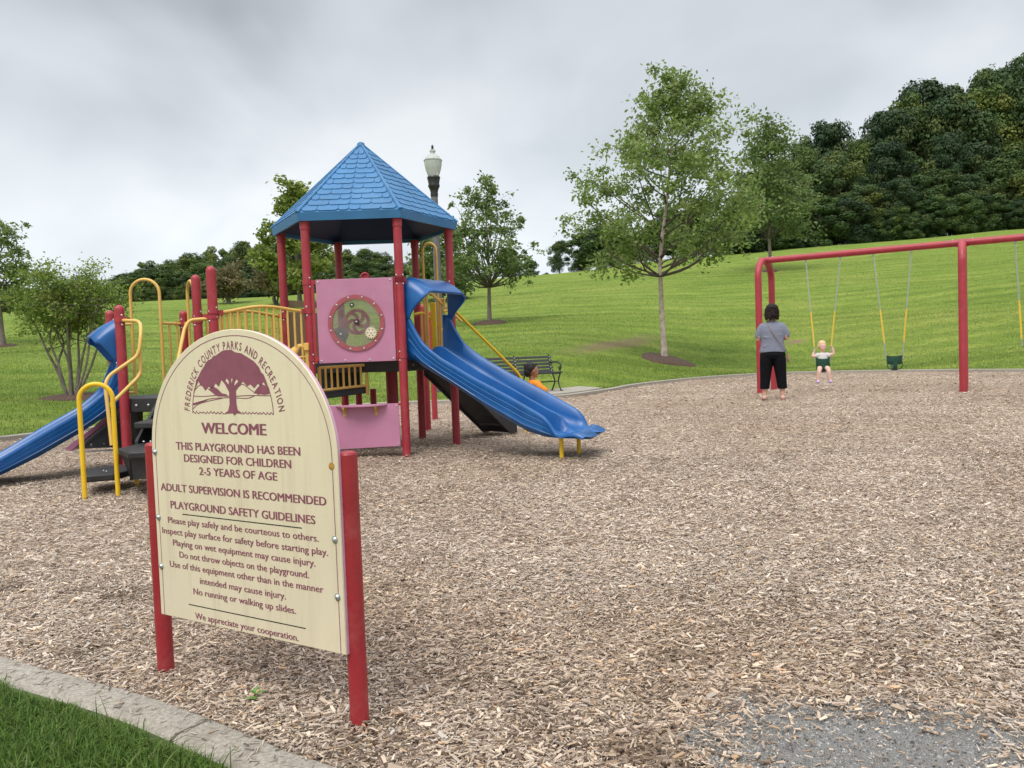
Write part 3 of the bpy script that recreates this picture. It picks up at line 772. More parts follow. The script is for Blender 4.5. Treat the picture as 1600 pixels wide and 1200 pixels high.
# strays of chip on the kerb
n = 420
i = rng.integers(0, len(sel) - 1, n); t = rng.random((n, 1)); p0_ = NA[i] * (1 - t) + NA[i + 1] * t; p1_ = NB[i] * (1 - t) + NB[i + 1] * t
p = p0_ - (p1_ - p0_) / .62 * rng.uniform(.015, .125, (n, 1)) ** 1.0
cbase = 0; CV, CF, CC = [], [], []
def stray(p):
    n = len(p); yaw = rng.uniform(0, 6.28, n); L = rng.uniform(.008, .03, n); W = L * .28
    a = np.stack([np.cos(yaw), np.sin(yaw)], 1) * L[:, None] / 2; b = np.stack([-np.sin(yaw), np.cos(yaw)], 1) * W[:, None] / 2
    z = np.full((n, 1), 0.0275); z2 = np.full((n, 1), 0.030)
    q = [np.concatenate([p - a - b * .5, z], 1), np.concatenate([p + a - b * .7, z2], 1), np.concatenate([p + a + b * .7, z2], 1), np.concatenate([p - a + b * .5, z], 1)]
    return np.stack(q, 1).reshape(-1, 3), np.arange(4 * n).reshape(n, 4), np.repeat(PAL[rng.choice(len(PAL), n, p=PW)] * 0.75, 4, 0)
V, F4, c = stray(p)
tag(link('stray_chips', np_mesh('stray_chips', V, F4, c), M['chip']), 'scattered wood chips lying on the near kerb', 'wood chips', kind='stuff')
# ------------------------------------------------------------------ welcome sign
SL, SR = Vector((-1.209, 2.542, 0)), Vector((-0.461, 2.102, 0))
SU = (SR - SL).normalized(); SN = Vector((SU.y, -SU.x, 0))       # along the board, towards the viewer
sign = thing('welcome_sign', 'cream arched welcome sign with purple lettering on two dark red posts', 'sign', ((SL + SR) / 2))
def sp(u, z, d=0.0):
    """point on the board: u along it from the first post, z up, d in front of its face"""
    p = SL + SU * u + SN * (0.04 + d); return Vector((p.x, p.y, z))
for q in (SL + SU * 0.018, SR + SU * 0.003):
    h = 0.785
    b = MB(); b.tube([(q.x, q.y, -0.05), (q.x, q.y, h)], 0.0265, 18)
    b.lathe([(0.027, h), (0.024, h + 0.006), (0.012, h + 0.010), (0.001, h + 0.011)], (q.x, q.y, 0), n=16, cap=False)
    b.build('post', M['sign_red'], sign)
U0, U1, ZB, ZS, ZT = 0.068, 0.870, 0.238, 0.775, 1.147
uc, hw = (U0 + U1) / 2, (U1 - U0) / 2
def board_outline(ins=0.0, n=36):
    o = [(U0 + ins, ZB), (U1 - ins, ZB), (U1 - ins, ZS)]
    for k in range(1, n):
        a = math.pi * k / n
        o.append((uc + (hw - ins) * math.cos(a), ZS + (ZT - ZS - ins) * math.sin(a) ** 0.97))
    o.append((U0 + ins, ZS)); return o
bo = board_outline()
board = MB().prism([sp(u, z, -0.006) for u, z in bo], SN * 0.006).build('board', M['board'], sign, bevel=0.002)
MB().prism([sp(u, z, -0.0145) for u, z in board_outline(0.001)], SN * 0.0083).build('board_core', M['purple_edge'], board)
il = board_outline(0.019)[2:]
il = [(U1 - 0.019, ZB)] + il + [(U0 + 0.019, ZB)]
gb = MB()
def stroke(mb, pts, w, d=0.0006, closed=False):
    """a flat engraved line on the board"""
    n = len(pts)
    L = []
    for i in range(n):
        a = Vector(pts[max(i - 1, 0)]); c = Vector(pts[min(i + 1, n - 1)]); t = (c - a).normalized(); nn = Vector((-t.y, t.x))
        p = Vector(pts[i]); ww = w[i] if isinstance(w, (list, tuple)) else w
        L.append((sp(*(p + nn * ww / 2), d), sp(*(p - nn * ww / 2), d)))
    vs = [v for q in L for v in q]
    mb.add(vs, [(2 * i, 2 * i + 1, 2 * i + 3, 2 * i + 2) for i in range(n - 1)])
stroke(gb, il, 0.0022)
gb.build('border_line', M['purple'], board, fix=False)
def text_mesh(body, size, bold=0.0):
    cu = bpy.data.curves.new('lettering', 'FONT'); cu.body = body; cu.size = size; cu.offset = bold; cu.extrude = 0.0; cu.resolution_u = 3
    ob = bpy.data.objects.new('lettering', cu); COL.objects.link(ob)
    dg = bpy.context.evaluated_depsgraph_get(); dg.update()
    me = bpy.data.meshes.new_from_object(ob.evaluated_get(dg))
    V = [v.co.copy() for v in me.vertices]; F = [tuple(p.vertices) for p in me.polygons]
    bpy.data.objects.remove(ob); bpy.data.curves.remove(cu); bpy.data.meshes.remove(me)
    return V, F
def cap_h(size, bold):
    V, F = text_mesh('H', size, bold); return max(v.y for v in V)
def line(body, u0, u1, z, cap, bold, d=0.0006):
    bold2 = bold * 2.6; bold = 0.0
    s = cap / cap_h(1.0, 0)
    V, F = text_mesh(body, s, bold * s)
    x0 = min(v.x for v in V); x1 = max(v.x for v in V); k = (u1 - u0) / (x1 - x0)
    mb = MB()
    for j, dx in enumerate((-bold2, 0.0, bold2)):
        mb.add([sp(u0 + (v.x - x0) * k + dx * cap, z + v.y, d + j * 0.00012) for v in V], F)
    return mb.build('lettering', M['purple'], board, fix=False, smooth=False)
for t in [('WELCOME', .320, .600, .836, .0325, .030), ('THIS PLAYGROUND HAS BEEN', .192, .732, .782, .0235, .022), ('DESIGNED FOR CHILDREN', .228, .694, .7445, .0235, .022),
          ('2-5 YEARS OF AGE', .297, .636, .7065, .0235, .022), ('ADULT SUPERVISION IS RECOMMENDED', .104, .822, .6475, .0235, .022), ('PLAYGROUND SAFETY GUIDELINES', .149, .777, .5925, .0235, .022),
          ('Please play safely and be courteous to others.', .131, .787, .544, .0195, .016), ('Inspect play surface for safety before starting play.', .099, .820, .508, .0195, .016),
          ('Playing on wet equipment may cause injury.', .150, .770, .4725, .0195, .016), ('Do not throw objects on the playground.', .179, .743, .4365, .0195, .016),
          ('Use of this equipment other than in the manner', .128, .796, .4015, .0195, .016), ('intended may cause injury.', .272, .647, .3635, .0195, .016),
          ('No running or walking up slides.', .238, .685, .3265, .0195, .016), ('We appreciate your cooperation.', .240, .690, .2485, .0195, .016)]:
    line(*t)
for ab in ([(.204, .577), (.725, .577)], [(.211, .290), (.721, .290)]):
    gb = MB(); stroke(gb, ab, 0.003); gb.build('ruled_line', M['iron'], board, fix=False)
# words set round the arch of the emblem
EC, ER = (0.4615, 0.880), 0.197
word = 'FREDERICK COUNTY PARKS AND RECREATION'
size = 0.023 / cap_h(1.0, 0)
adv = []
for ch in word:
    if ch == ' ': adv.append(0.0135); continue
    V, F = text_mesh(ch, size, 0.012 * size); adv.append(max(v.x for v in V) - min(v.x for v in V) + 0.0052)
tot = sum(adv); pos_ = 0; arcmb = MB()
A0, A1 = R_(174), R_(6)
for ch, w in zip(word, adv):
    a = A0 + (A1 - A0) * (pos_ + w / 2) / tot; pos_ += w
    if ch == ' ': continue
    V, F = text_mesh(ch, size, 0.012 * size); x0 = min(v.x for v in V); x1 = max(v.x for v in V)
    kx = (abs(A1 - A0) * ER / tot)
    er = Vector((math.cos(a), math.sin(a) * 1.06)); et = Vector((math.sin(a), -math.cos(a)))
    c = Vector(EC) + er * ER
    arcmb.add([sp(*(c + et * (v.x - (x0 + x1) / 2) * kx + er.normalized() * v.y), 0.0008) for v in V], F)
arcmb.build('lettering', M['purple'], board, fix=False, smooth=False)
# emblem: spreading tree before hills and furrowed fields under an arch
em = MB()
ax0, ax1, az0 = 0.281, 0.634, 0.897
def arch_at(a): return (0.4575 + 0.1765 * math.cos(a), az0 + 0.1835 * math.sin(a))
stroke(em, [(ax0, az0)] + [arch_at(math.pi - math.pi * k / 40) for k in range(0, 15)], 0.0028)
stroke(em, [arch_at(math.pi - math.pi * k / 40) for k in range(27, 41)], 0.0028)
rr = random.Random(3)
cr = []
for k in range(33):
    a = math.pi * (0.90 - 0.80 * k / 32)
    q = arch_at(a); cr.append((q[0] + rr.uniform(-.002, .002), q[1] + 0.004 + rr.uniform(-.004, .003)))
low = [(.600, .990), (.588, .978), (.576, .985), (.560, .972), (.545, .984), (.530, .978), (.515, .992), (.500, .984), (.488, 1.000), (.476, .990), (.466, 1.004), (.455, .992), (.444, 1.003), (.432, .990), (.420, .998), (.408, .978), (.393, .988), (.378, .972), (.360, .978), (.345, .966), (.335, .978), (.322, .985), (.316, .996)]
em.add([sp(u, z, 0.0008) for u, z in cr + low], [tuple(range(len(cr) + len(low)))])
tr = [(.424, .896), (.444, .906), (.452, .925), (.452, .962), (.436, .985), (.420, 1.000), (.430, 1.002), (.452, .984), (.456, 1.008), (.463, 1.008), (.464, .985), (.474, 1.006), (.482, 1.004), (.474, .978), (.500, .996), (.512, .992), (.482, .966), (.481, .925), (.486, .908), (.508, .897), (.480, .899), (.470, .892), (.462, .899)]
em.add([sp(u, z, 0.0012) for u, z in tr], [tuple(range(len(tr)))])
hl = [(.556, .958), (.575, .974), (.590, .984), (.605, .980), (.616, .972), (.622, .955), (.600, .953)]
em.add([sp(u, z, 0.0008) for u, z in hl], [tuple(range(len(hl)))])
hl = [(.362, .970), (.380, .980), (.400, .972), (.420, .958), (.440, .955), (.448, .948), (.400, .949), (.385, .956)]
em.add([sp(u, z, 0.0008) for u, z in hl], [tuple(range(len(hl)))])
for ln in ([(.292, .965), (.318, .982), (.340, .982), (.365, .968), (.392, .953)], [(.484, .972), (.510, .984), (.530, .976), (.556, .962), (.580, .953)], [(.289, .950), (.340, .949), (.400, .952), (.452, .949)], [(.482, .949), (.540, .951), (.628, .950)],
           [(.283, .925), (.320, .932), (.370, .942), (.452, .945)], [(.283, .911), (.310, .925), (.360, .935), (.420, .943)], [(.482, .944), (.530, .943), (.560, .950)]):
    stroke(em, [tuple(p[:2]) for p in spline([(a, b, 0) for a, b in ln], 5)], 0.0024)
stroke(em, [(.283, .924), (.315, .930), (.355, .939)], [0.006, 0.007, 0.002])
for a, b in ((.283, .425), (.505, .634)):
    z = [(a + (b - a) * k / 26, .897 + (0.005 if k % 3 == 0 else 0.0) + rr.uniform(-.001, .002)) for k in range(27)]
    stroke(em, z, 0.003)
em.build('emblem', M['purple'], board, fix=False, smooth=False)
def bolt_head(c, nrm, r=0.010):
    mb = MB(); mb.lathe([(r * 1.25, 0), (r * 1.25, r * 0.18), (r, r * 0.2), (r * 0.8, r * 0.6), (r * 0.4, r * 0.82), (0.0005, r * 0.9)], c, nrm, n=10); return mb
for u, z in ((.084, .770), (.084, .558), (.084, .398), (.848, .556), (.848, .397)):
    bolt_head(sp(u, z, 0.0002), SN, 0.0085).build('bolt', M['steel'], board)
M['rust'] = plain('rust', (0.45, 0.24, 0.05), 0.8, 0.3, 80)
mb = MB(); mb.lathe([(0.011, 0), (0.009, 0.0006), (0.004, 0.0008)], sp(.848, .757, 0.0002), SN, n=12)
rh = mb.build('rusty_hole', M['rust'], board)

# ------------------------------------------------------------------ play structure
HC = Vector((-1.612, 8.805, 0)); HS = 0.95; HA = R_(-59.13)
HEX = {n: Vector((HC.x + HS * math.cos(HA + math.pi / 3 * (i - 2)), HC.y + HS * math.sin(HA + math.pi / 3 * (i - 2)), 0)) for i, n in enumerate('ABCDEF')}
play = thing('play_structure', 'red, yellow, blue and pink climbing structure with a blue hexagonal roof and two slides', 'play structure', HC)
PR = 0.045
def zv(p, z): return Vector((p.x, p.y, z))
def post(p, top, dome=True, r=PR):
    mb = MB(); mb.tube([zv(p, -0.05), zv(p, top - (r if dome else 0))], r, 18)
    if dome: mb.dome((p.x, p.y, top - r), r, r, 18, 5)
    else:
        mb.tube([zv(p, top - 0.075), zv(p, top + 0.02)], r + 0.006, 18)
    return mb.build('post', M['red'], play)
def clamp(parent, p, z, d, r=PR):
    """cast clamp on a post with two bolts"""
    d = Vector(d).normalized()
    mb = MB(); mb.tube([zv(p, z - 0.025), zv(p, z + 0.025)], r + 0.006, 16); mb.box(zv(p, z) + d * (r + 0.02), (0.05, 0.05, 0.045), math.atan2(d.y, d.x))
    c = mb.build('clamp', M['red'], parent)
    for dz in (-0.045, 0.045):
        vd = (Vector((0, 0, 0)) - p); vd.z = 0; vd.normalize()
        sd = (vd + d * 0.8).normalized()
        bolt_head(zv(p, z + dz) + sd * r, sd, 0.009).build('bolt', M['steel'], parent)
posts = {k: post(v, 2.46, False) for k, v in HEX.items()}
mid = lambda a, b: (a + b) / 2
# back platform posts
for p in (Vector((-1.195, 10.70, 0)), Vector((-1.247, 12.23, 0))): post(p, 1.75)
# roof
RC = 1.055
EV = [Vector((HC.x + RC * math.cos(HA + math.pi / 3 * (i - 2)), HC.y + RC * math.sin(HA + math.pi / 3 * (i - 2)), 2.545)) for i in range(6)]
AP = Vector((HC.x, HC.y, 3.47))
M['roof_shade'] = plain('shaded_roof_blue', (0.008, 0.026, 0.085), 0.5, 0.1, 4)  # roof blue darkened: the shade under the roof is put into this colour
rb = MB()
rb.add(EV + [AP], [(i, (i + 1) % 6, 6) for i in range(6)])
EB = [Vector((v.x * 0.985 + HC.x * 0.015, v.y * 0.985 + HC.y * 0.015, 2.462)) for v in EV]
EI = [Vector((v.x * 0.955 + HC.x * 0.045, v.y * 0.955 + HC.y * 0.045, 2.466)) for v in EV]
EJ = [Vector((v.x * 0.955 + HC.x * 0.045, v.y * 0.955 + HC.y * 0.045, 2.52)) for v in EV]
rb.add(EV + EB + EI + EJ + [AP - Vector((0, 0, 0.05))], [(i, 6 + i, 6 + (i + 1) % 6, (i + 1) % 6) for i in range(6)] + [(6 + i, 12 + i, 12 + (i + 1) % 6, 6 + (i + 1) % 6) for i in range(6)]
       + [(12 + i, 18 + i, 18 + (i + 1) % 6, 12 + (i + 1) % 6) for i in range(6)] + [(18 + i, 24, 18 + (i + 1) % 6) for i in range(6)])
roof = rb.build('roof', M['blue_faded'], play, ang=25)
cb = MB(); cb.add(EJ + [AP - Vector((0, 0, 0.09))], [(i, 6, (i + 1) % 6) for i in range(6)])  # sheet added under the roof to carry the painted shade
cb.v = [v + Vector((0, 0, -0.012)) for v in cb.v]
cb.build('shaded_ceiling', M['roof_shade'], roof, fix=False, smooth=False)
tiles = MB()
for i in range(6):
    a, b = EV[i], EV[(i + 1) % 6]; m = (a + b) / 2; ux = (b - a).normalized(); H = (AP - m).length; vy = (AP - m).normalized(); nz = ux.cross(vy).normalized()
    if nz.z < 0: nz = -nz
    L = (b - a).length; rows = 13; th = H * 0.955 / rows
    for r in range(rows):
        t0 = 0.012 + r * th; t1 = t0 + th * 1.12
        wdt = L / 2 * (1 - (t0 + th * 0.5) / H) - 0.022
        if wdt < 0.02: continue
        for sgn in (-1, 1):
            tw = 0.215; offs = 0.0 if r % 2 else -tw / 2; x = 0.003
            e = tw + offs if offs else tw
            while x < wdt - 0.012:
                x2 = min(x + (e if e > 0.02 else tw), wdt); e = tw
                rr_ = min(0.032, (x2 - x) * 0.30)
                low_ = [(x + 0.002, t0 + 0.022), (x + rr_ * 0.35, t0 + 0.008), (x + rr_, t0), (x2 - rr_, t0), (x2 - rr_ * 0.35, t0 + 0.008), (x2 - 0.002, t0 + 0.022)]
                top_ = [(x2 - 0.002, t1), (x + 0.002, t1)]
                P = []
                for (px_, py_) in low_: P.append(m + ux * sgn * px_ + vy * py_ + nz * 0.0105)
                for (px_, py_) in top_: P.append(m + ux * sgn * px_ + vy * py_ + nz * 0.003)
                if sgn < 0: P.reverse()
                tiles.prism(P, nz * -0.010); x = x2
tiles.build('shingles', M['blue_faded'], roof, smooth=False)
hip = MB()
for i in range(6): hip.tube([EV[i] + Vector((0, 0, 0.004)), AP + Vector((0, 0, 0.004))], [0.024, 0.014], 8, flat=0.7)
hip.lathe([(0.05, -0.035), (0.04, 0.0), (0.02, 0.012)], AP, n=6)
hip.build('hip_ridge', M['blue_faded'], roof)

# decks
def deck(poly, z0, z1, name='deck'):
    mb = MB(); mb.prism([zv(p, z0) for p in poly], (0, 0, z1 - z0))
    d = mb.build(name, M['black'], play, bevel=0.008)
    return d
hexl = [HEX[k] for k in 'ABCDEF']
d1 = deck([HC + (HEX[k] - HC) * 0.93 for k in 'ACDEF'], 0.885, 1.03)
for k in 'ABCDEF':
    pass
P3, P4 = Vector((-2.81, 7.312, 0)), Vector((-3.226, 7.972, 0))
L1, L2, PS = Vector((-3.727, 7.37, 0)), Vector((-4.166, 8.044, 0)), Vector((-3.58, 8.47, 0))
for p, t in ((P3, 1.965), (P4, 1.965), (L1, 1.635), (L2, 1.635), (PS, 1.635)): post(p, t)
lc = (L1 + L2 + PS + P4 + P3) / 5
d2 = deck([lc + (p - lc) * 0.96 for p in (L1, L2, PS, P4, P3)], 0.60, 0.735)
for u in np.linspace(0.12, 0.9, 7):
    q = L1 + (P3 - L1) * u
    bolt_head(zv(q, 0.668) + Vector((0.0, 0.012, 0)), (-0.07, -1, 0), 0.010).build('bolt', M['steel'], d2)
for (a, b) in (('C', 'D'), ('D', 'E')):
    for u in (0.25, 0.5, 0.75):
        q = HC + (HEX[a] + (HEX[b] - HEX[a]) * u - HC) * 0.93; nn = (q - HC); nn.z = 0
        bolt_head(zv(q, 0.95), nn.normalized(), 0.009).build('bolt', M['steel'], d1)
# arched bridge
bb = MB(); N_ = 9
for i in range(N_):
    t0, t1 = i / N_, (i + 0.94) / N_
    def zz_(t): return 0.735 + (1.03 - 0.735) * t + 0.09 * math.sin(math.pi * t) - 0.02
    A_, B_ = HEX['A'], HEX['B']
    q = [zv(P4 + (A_ - P4) * t0, zz_(t0)), zv(P3 + (B_ - P3) * t0, zz_(t0)), zv(P3 + (B_ - P3) * t1, zz_(t1)), zv(P4 + (A_ - P4) * t1, zz_(t1))]
    bb.prism(q, (0, 0, -0.05))
bridge = bb.build('bridge', M['black'], play, smooth=False)
for (a, b, z0, z1) in ((P3, HEX['B'], 1.525, 1.545), (P4, HEX['A'], 1.535, 1.55)):
    rl = MB(); pts = []
    for k in range(25):
        t = k / 24; s = t * t * (3 - 2 * t)
        pts.append(zv(a + (b - a) * (0.045 + 0.91 * t), z0 + (z1 - z0) * t + 0.055 * math.sin(math.pi * t) ** 1.6))
    rl.tube(pts, 0.0165, 10)
    rl2 = []
    for k in range(12):
        t = 0.05 + 0.9 * k / 11
        p = a + (b - a) * (0.045 + 0.91 * t); zt_ = z0 + (z1 - z0) * t + 0.055 * math.sin(math.pi * t) ** 1.6
        zb_ = 0.735 + 0.295 * t + 0.09 * math.sin(math.pi * t)
        rl.tube([zv(p, zb_ - 0.03), zv(p, zt_)], 0.0115, 8)
    pts = [zv(a + (b - a) * (0.045 + 0.91 * k / 24), 0.78 + 0.295 * k / 24 + 0.09 * math.sin(math.pi * k / 24)) for k in range(25)]
    rl.tube(pts, 0.013, 8)
    rl.build('bridge_railing', M['yellow'], play)
    clamp(play, a, z0, b - a); clamp(play, b, z1, a - b)

# slides ----------------------------------------------------------------
def slide(P, cd, nrm, W, tops, beds, bots, mids, lanes, tmax, name):
    """moulded slide: sections across the chute at steps down its run"""
    ts = sorted(set([t for t, _ in tops] + list(np.linspace(0, tmax, 44))))
    ip = lambda tab, t: float(np.interp(t, [a for a, _ in tab], [b for _, b in tab]))
    # smooth the tables with a small window
    def sm(tab, t):
        return sum(ip(tab, t + d) * w for d, w in ((-0.03, .25), (0, .5), (0.03, .25)))
    R = []
    for t in ts:
        zt, zb, zo, zm = sm(tops, t), sm(beds, t), sm(bots, t), sm(mids, t)
        zt = max(zt, zb + 0.012); zm = max(zm, zb + 0.006)
        e = W / 2
        f = min(1.0, (zt - zb) / 0.16)
        sec = [(-e - 0.012, zt - 0.018), (-e - 0.004, zt - 0.002), (-e + 0.018, zt), (-e + 0.032, zt - 0.012)]
        wall_in = -e + 0.055
        if lanes == 2:
            hf = [(wall_in - 0.012, zb + 0.10 * f), (wall_in + 0.008, zb + 0.035 * f), (wall_in + 0.05, zb + 0.004), (wall_in + 0.10, zb), (-0.10, zb), (-0.06, zb + 0.006), (-0.038, zb + (zm - zb) * 0.55), (-0.022, zm - 0.004), (-0.008, zm)]
        else:
            hf = [(wall_in - 0.012, zb + 0.10 * f), (wall_in + 0.008, zb + 0.035 * f), (wall_in + 0.05, zb + 0.004), (wall_in + 0.10, zb), (-0.08, zb), (-0.02, zb)]
        sec += hf
        top = sec + [(-w, z) for w, z in reversed(sec)]
        zside = min(zo + 0.03, zt - 0.03)
        g_ = (zt - zo)
        out = [(e + 0.014, zt - 0.03), (e + 0.006, zt - g_ * 0.28), (e + 0.012, zt - g_ * 0.30), (e + 0.004, zt - g_ * 0.50), (e + 0.010, zt - g_ * 0.52), (e + 0.000, zt - g_ * 0.72), (e + 0.004, zt - g_ * 0.745), (e - 0.02, zo + 0.03), (e - 0.06, zo), (0, zo)]
        bot = out + [(-w, z) for w, z in reversed(out[:-1])]
        ring = top + bot
        kk = min(1, max(0, (t - (tmax - .30)) / .30)); kk = kk * kk * (3 - 2 * kk)
        def back(w): return kk * ((.13 * math.exp(-(w / .05) ** 2) + .075 * w / e if lanes == 2 else 0) + .07 * (abs(w) / e) ** 6)
        R.append([Vector(((P + cd * w + nrm * (t - back(w))).x, (P + cd * w + nrm * (t - back(w))).y, z)) for w, z in ring])
    mb = MB(); mb.rings(R)
    return mb
cdv = (HEX['D'] - HEX['C']).normalized(); cn = Vector((cdv.y, -cdv.x, 0))
PM = mid(HEX['C'], HEX['D']) + cn * 0.0
tops = [(-.05, 1.50), (0, 1.50), (.03, 1.485), (.086, 1.352), (.2, 1.181), (.32, 1.085), (.43, 1.009), (.81, .807), (1.24, .602), (1.50, .468), (1.58, .425), (1.64, .36), (1.70, .262), (1.76, .248), (1.83, .272), (1.92, .272), (1.99, .235)]
beds = [(-.05, 1.05), (0, 1.05), (.10, 1.02), (.2, .945), (.5, .765), (.94, .51), (1.226, .366), (1.4, .292), (1.57, .24), (1.70, .23), (1.76, .238), (1.83, .262), (1.92, .260), (1.99, .222)]
bots = [(-.05, 1.0), (0, 1.0), (.05, 1.0), (.146, .937), (.5, .746), (.94, .487), (1.226, .344), (1.365, .272), (1.57, .22), (1.77, .212), (1.90, .212), (1.99, .21)]
mids = [(-.05, 1.06), (.03, 1.06), (.08, 1.14), (.17, 1.145), (.3, 1.065), (.64, .855), (1.02, .673), (1.45, .45), (1.56, .405), (1.62, .33), (1.68, .255), (1.76, .25), (1.83, .268), (1.92, .266), (1.99, .228)]
W2 = HS - 0.155
ds = slide(PM, cdv, cn, W2, tops, beds, bots, mids, 2, 1.93, 'double').build('double_slide', M['blue'], play, ang=50)
# hood over the slide entrance
def hood(P, cd, nrm, W, zl, zu, tfront, name, parent, drop=0.16):
    e = W / 2
    back = [(-e, .0, zl - .02), (-e, .0, zl + (zu - zl) * .35), (-e, 0.0, zl + (zu - zl) * .72), (-e + .02, .0, zu - .05), (-e + .07, .0, zu), (-e * .4, 0, zu), (0, 0, zu)]
    fr = [(-e, .045, zl), (-e, .11, zl + (zu - zl) * .22), (-e + .005, tfront * .72, zl + (zu - zl) * .40), (-e + .03, tfront * .93, zu - drop - .045), (-e + .10, tfront, zu - drop), (-e * .4, tfront + .01, zu - drop + .004), (0, tfront + .012, zu - drop + .005)]
    back += [(-w, t, z) for w, t, z in reversed(back[:-1])]; fr += [(-w, t, z) for w, t, z in reversed(fr[:-1])]
    def pt(w, t, z): q = P + cd * w + nrm * t; return Vector((q.x, q.y, z))
    B_ = spline([pt(*q) for q in back], 4); F_ = spline([pt(*q) for q in fr], 4)
    R = []
    for k in range(7):
        s = k / 6
        R.append([a * (1 - s) + b * s + Vector((0, 0, 0.018 * math.sin(math.pi * s))) for a, b in zip(B_, F_)])
    mb = MB(); n = len(B_); vs = [v for q in R for v in q]
    mb.add(vs, [(i * n + k, i * n + k + 1, (i + 1) * n + k + 1, (i + 1) * n + k) for i in range(6) for k in range(n - 1)])
    o = mb.build('hood', M['blue'], parent, ang=60)
    so = o.modifiers.new('thick', 'SOLIDIFY'); so.thickness = 0.03; so.offset = 0
    bv = o.modifiers.new('bevel', 'BEVEL'); bv.width = 0.008; bv.segments = 2; bv.limit_method = 'ANGLE'; bv.angle_limit = R_(50)
    return o
hd = hood(PM, cdv, cn, W2 + 0.02, 1.43, 1.86, 0.27, 'hood', ds)
q = PM + cn * 0.13 - cdv * 0.02
stk = MB(); stk.add([zv(PM + cdv * a + cn * b, c) for a, b, c in ((-.09, .10, 1.828), (.03, .10, 1.828), (.03, .15, 1.800), (-.09, .15, 1.800))], [(0, 1, 2, 3)])
stk.build('sticker', M['white'], hd, fix=False)
for w in (-1, 1):
    bolt_head(zv(PM + cdv * w * (W2 / 2 + .012) + cn * .035, 1.455), cdv * w if w > 0 else -cdv, 0.010).build('bolt', M['steel'], ds)
for w in (-1, 1):
    mb = MB(); a = PM + cdv * w * (W2 / 2 - .02); b = PM + cdv * w * (HS / 2)
    mb.tube([zv(a, 1.80), zv(b, 1.83)], 0.022, 10); mb.build('hood_bracket', M['red'], ds)
for a in (Vector((.452, 7.334, 0)), Vector((.642, 7.603, 0))):
    MB().tube([zv(a, -0.05), zv(a, 0.225)], 0.021, 12).build('support_leg', M['byellow'], ds)
clamp(play, HEX['C'], 1.84, -cdv * -1); clamp(play, HEX['D'], 1.83, -cdv)
# single slide on the low platform
lcd = (L1 - L2).normalized(); ln_ = Vector((-lcd.y, lcd.x, 0))
if ln_.x > 0: ln_ = -ln_
LM = mid(L1, L2); W1 = (L1 - L2).length - 0.13
tops = [(-.05, 1.15), (0, 1.13), (.05, 1.06), (.088, .943), (.15, .82), (.234, .745), (.346, .654), (.717, .445), (1.02, .265), (1.2, .19), (1.35, .165), (1.5, .15)]
beds = [(-.05, .755), (0, .755), (.06, .745), (.2, .655), (.36, .545), (.73, .335), (1.03, .175), (1.2, .125), (1.5, .115)]
bots = [(-.05, .66), (0, .66), (.04, .645), (.19, .551), (.357, .443), (.728, .239), (1.03, .100), (1.2, .07), (1.5, .07)]
ss = slide(LM, lcd, ln_, W1, tops, beds, bots, beds, 1, 1.5, 'single').build('single_slide', M['blue'], play, ang=50)
hood(LM, lcd, ln_, W1 + 0.02, 1.10, 1.50, 0.235, 'hood', ss, drop=0.17)
for w in (-1, 1):
    bolt_head(zv(LM + lcd * w * (W1 / 2 + .012) + ln_ * .035, 1.08), lcd * w, 0.012).build('bolt', M['steel'], ss)
mb = MB(); q = LM + ln_ * 1.3; mb.tube([zv(q, -0.05), zv(q, 0.09)], 0.02, 10); mb.build('support_leg', M['byellow'], ss)

# gear panel --------------------------------------------------------------
bcd = (HEX['C'] - HEX['B']).normalized(); bn = Vector((bcd.y, -bcd.x, 0))
def bp(x, z, d=0.0):
    """point on the front face of the tower: x metres from post B, d in front"""
    q = HEX['B'] + bcd * x + bn * (0.045 + d); return Vector((q.x, q.y, z))
x0_, x1_, z0_, z1_ = 0.095, 0.885, 1.002, 1.862
cxp, czp, RW = 0.494, 1.405, 0.245
def disc_path(r, n=48, d=0.0, ph=0.0): return [bp(cxp + r * math.cos(ph + 2 * math.pi * k / n), czp + r * math.sin(ph + 2 * math.pi * k / n), d) for k in range(n)]
mb = MB(); n = 48; inner = disc_path(RW, n)
outer = []
for k in range(n):
    a = 2 * math.pi * k / n; c, s_ = math.cos(a), math.sin(a)
    tx = ((x1_ - cxp) if c > 0 else (cxp - x0_)) / max(abs(c), 1e-6); tz = ((z1_ - czp) if s_ > 0 else (czp - z0_)) / max(abs(s_), 1e-6)
    t = min(tx, tz); outer.append(bp(cxp + c * t, czp + s_ * t))
# make sure the corners are kept
for cx_, cz_ in ((x0_, z0_), (x1_, z0_), (x1_, z1_), (x0_, z1_)):
    k = min(range(n), key=lambda i: (outer[i] - bp(cx_, cz_)).length); outer[k] = bp(cx_, cz_)
th_ = bn * -0.02
vs = inner + outer + [p + th_ for p in inner] + [p + th_ for p in outer]
fs = []
for k in range(n):
    j = (k + 1) % n
    fs += [(k, j, n + j, n + k), (2 * n + k, 3 * n + k, 3 * n + j, 2 * n + j), (n + k, n + j, 3 * n + j, 3 * n + k), (k, 2 * n + k, 2 * n + j, j)]
mb.add(vs, fs)
gp = mb.build('gear_panel', M['pink'], play, bevel=0.003, ang=30)
m, nn_, ll_, bb_ = newmat('scratched_clear_plastic')
gl = nn_.new('ShaderNodeBsdfTransparent'); gl.inputs[0].default_value = (0.86, 0.88, 0.86, 1)
tcn = nn_.new('ShaderNodeTexCoord'); nz_ = nn_.new('ShaderNodeTexNoise'); nz_.inputs['Scale'].default_value = 5; nz_.inputs['Detail'].default_value = 8; nz_.inputs['Roughness'].default_value = 0.65
ll_.new(tcn.outputs['Object'], nz_.inputs['Vector'])
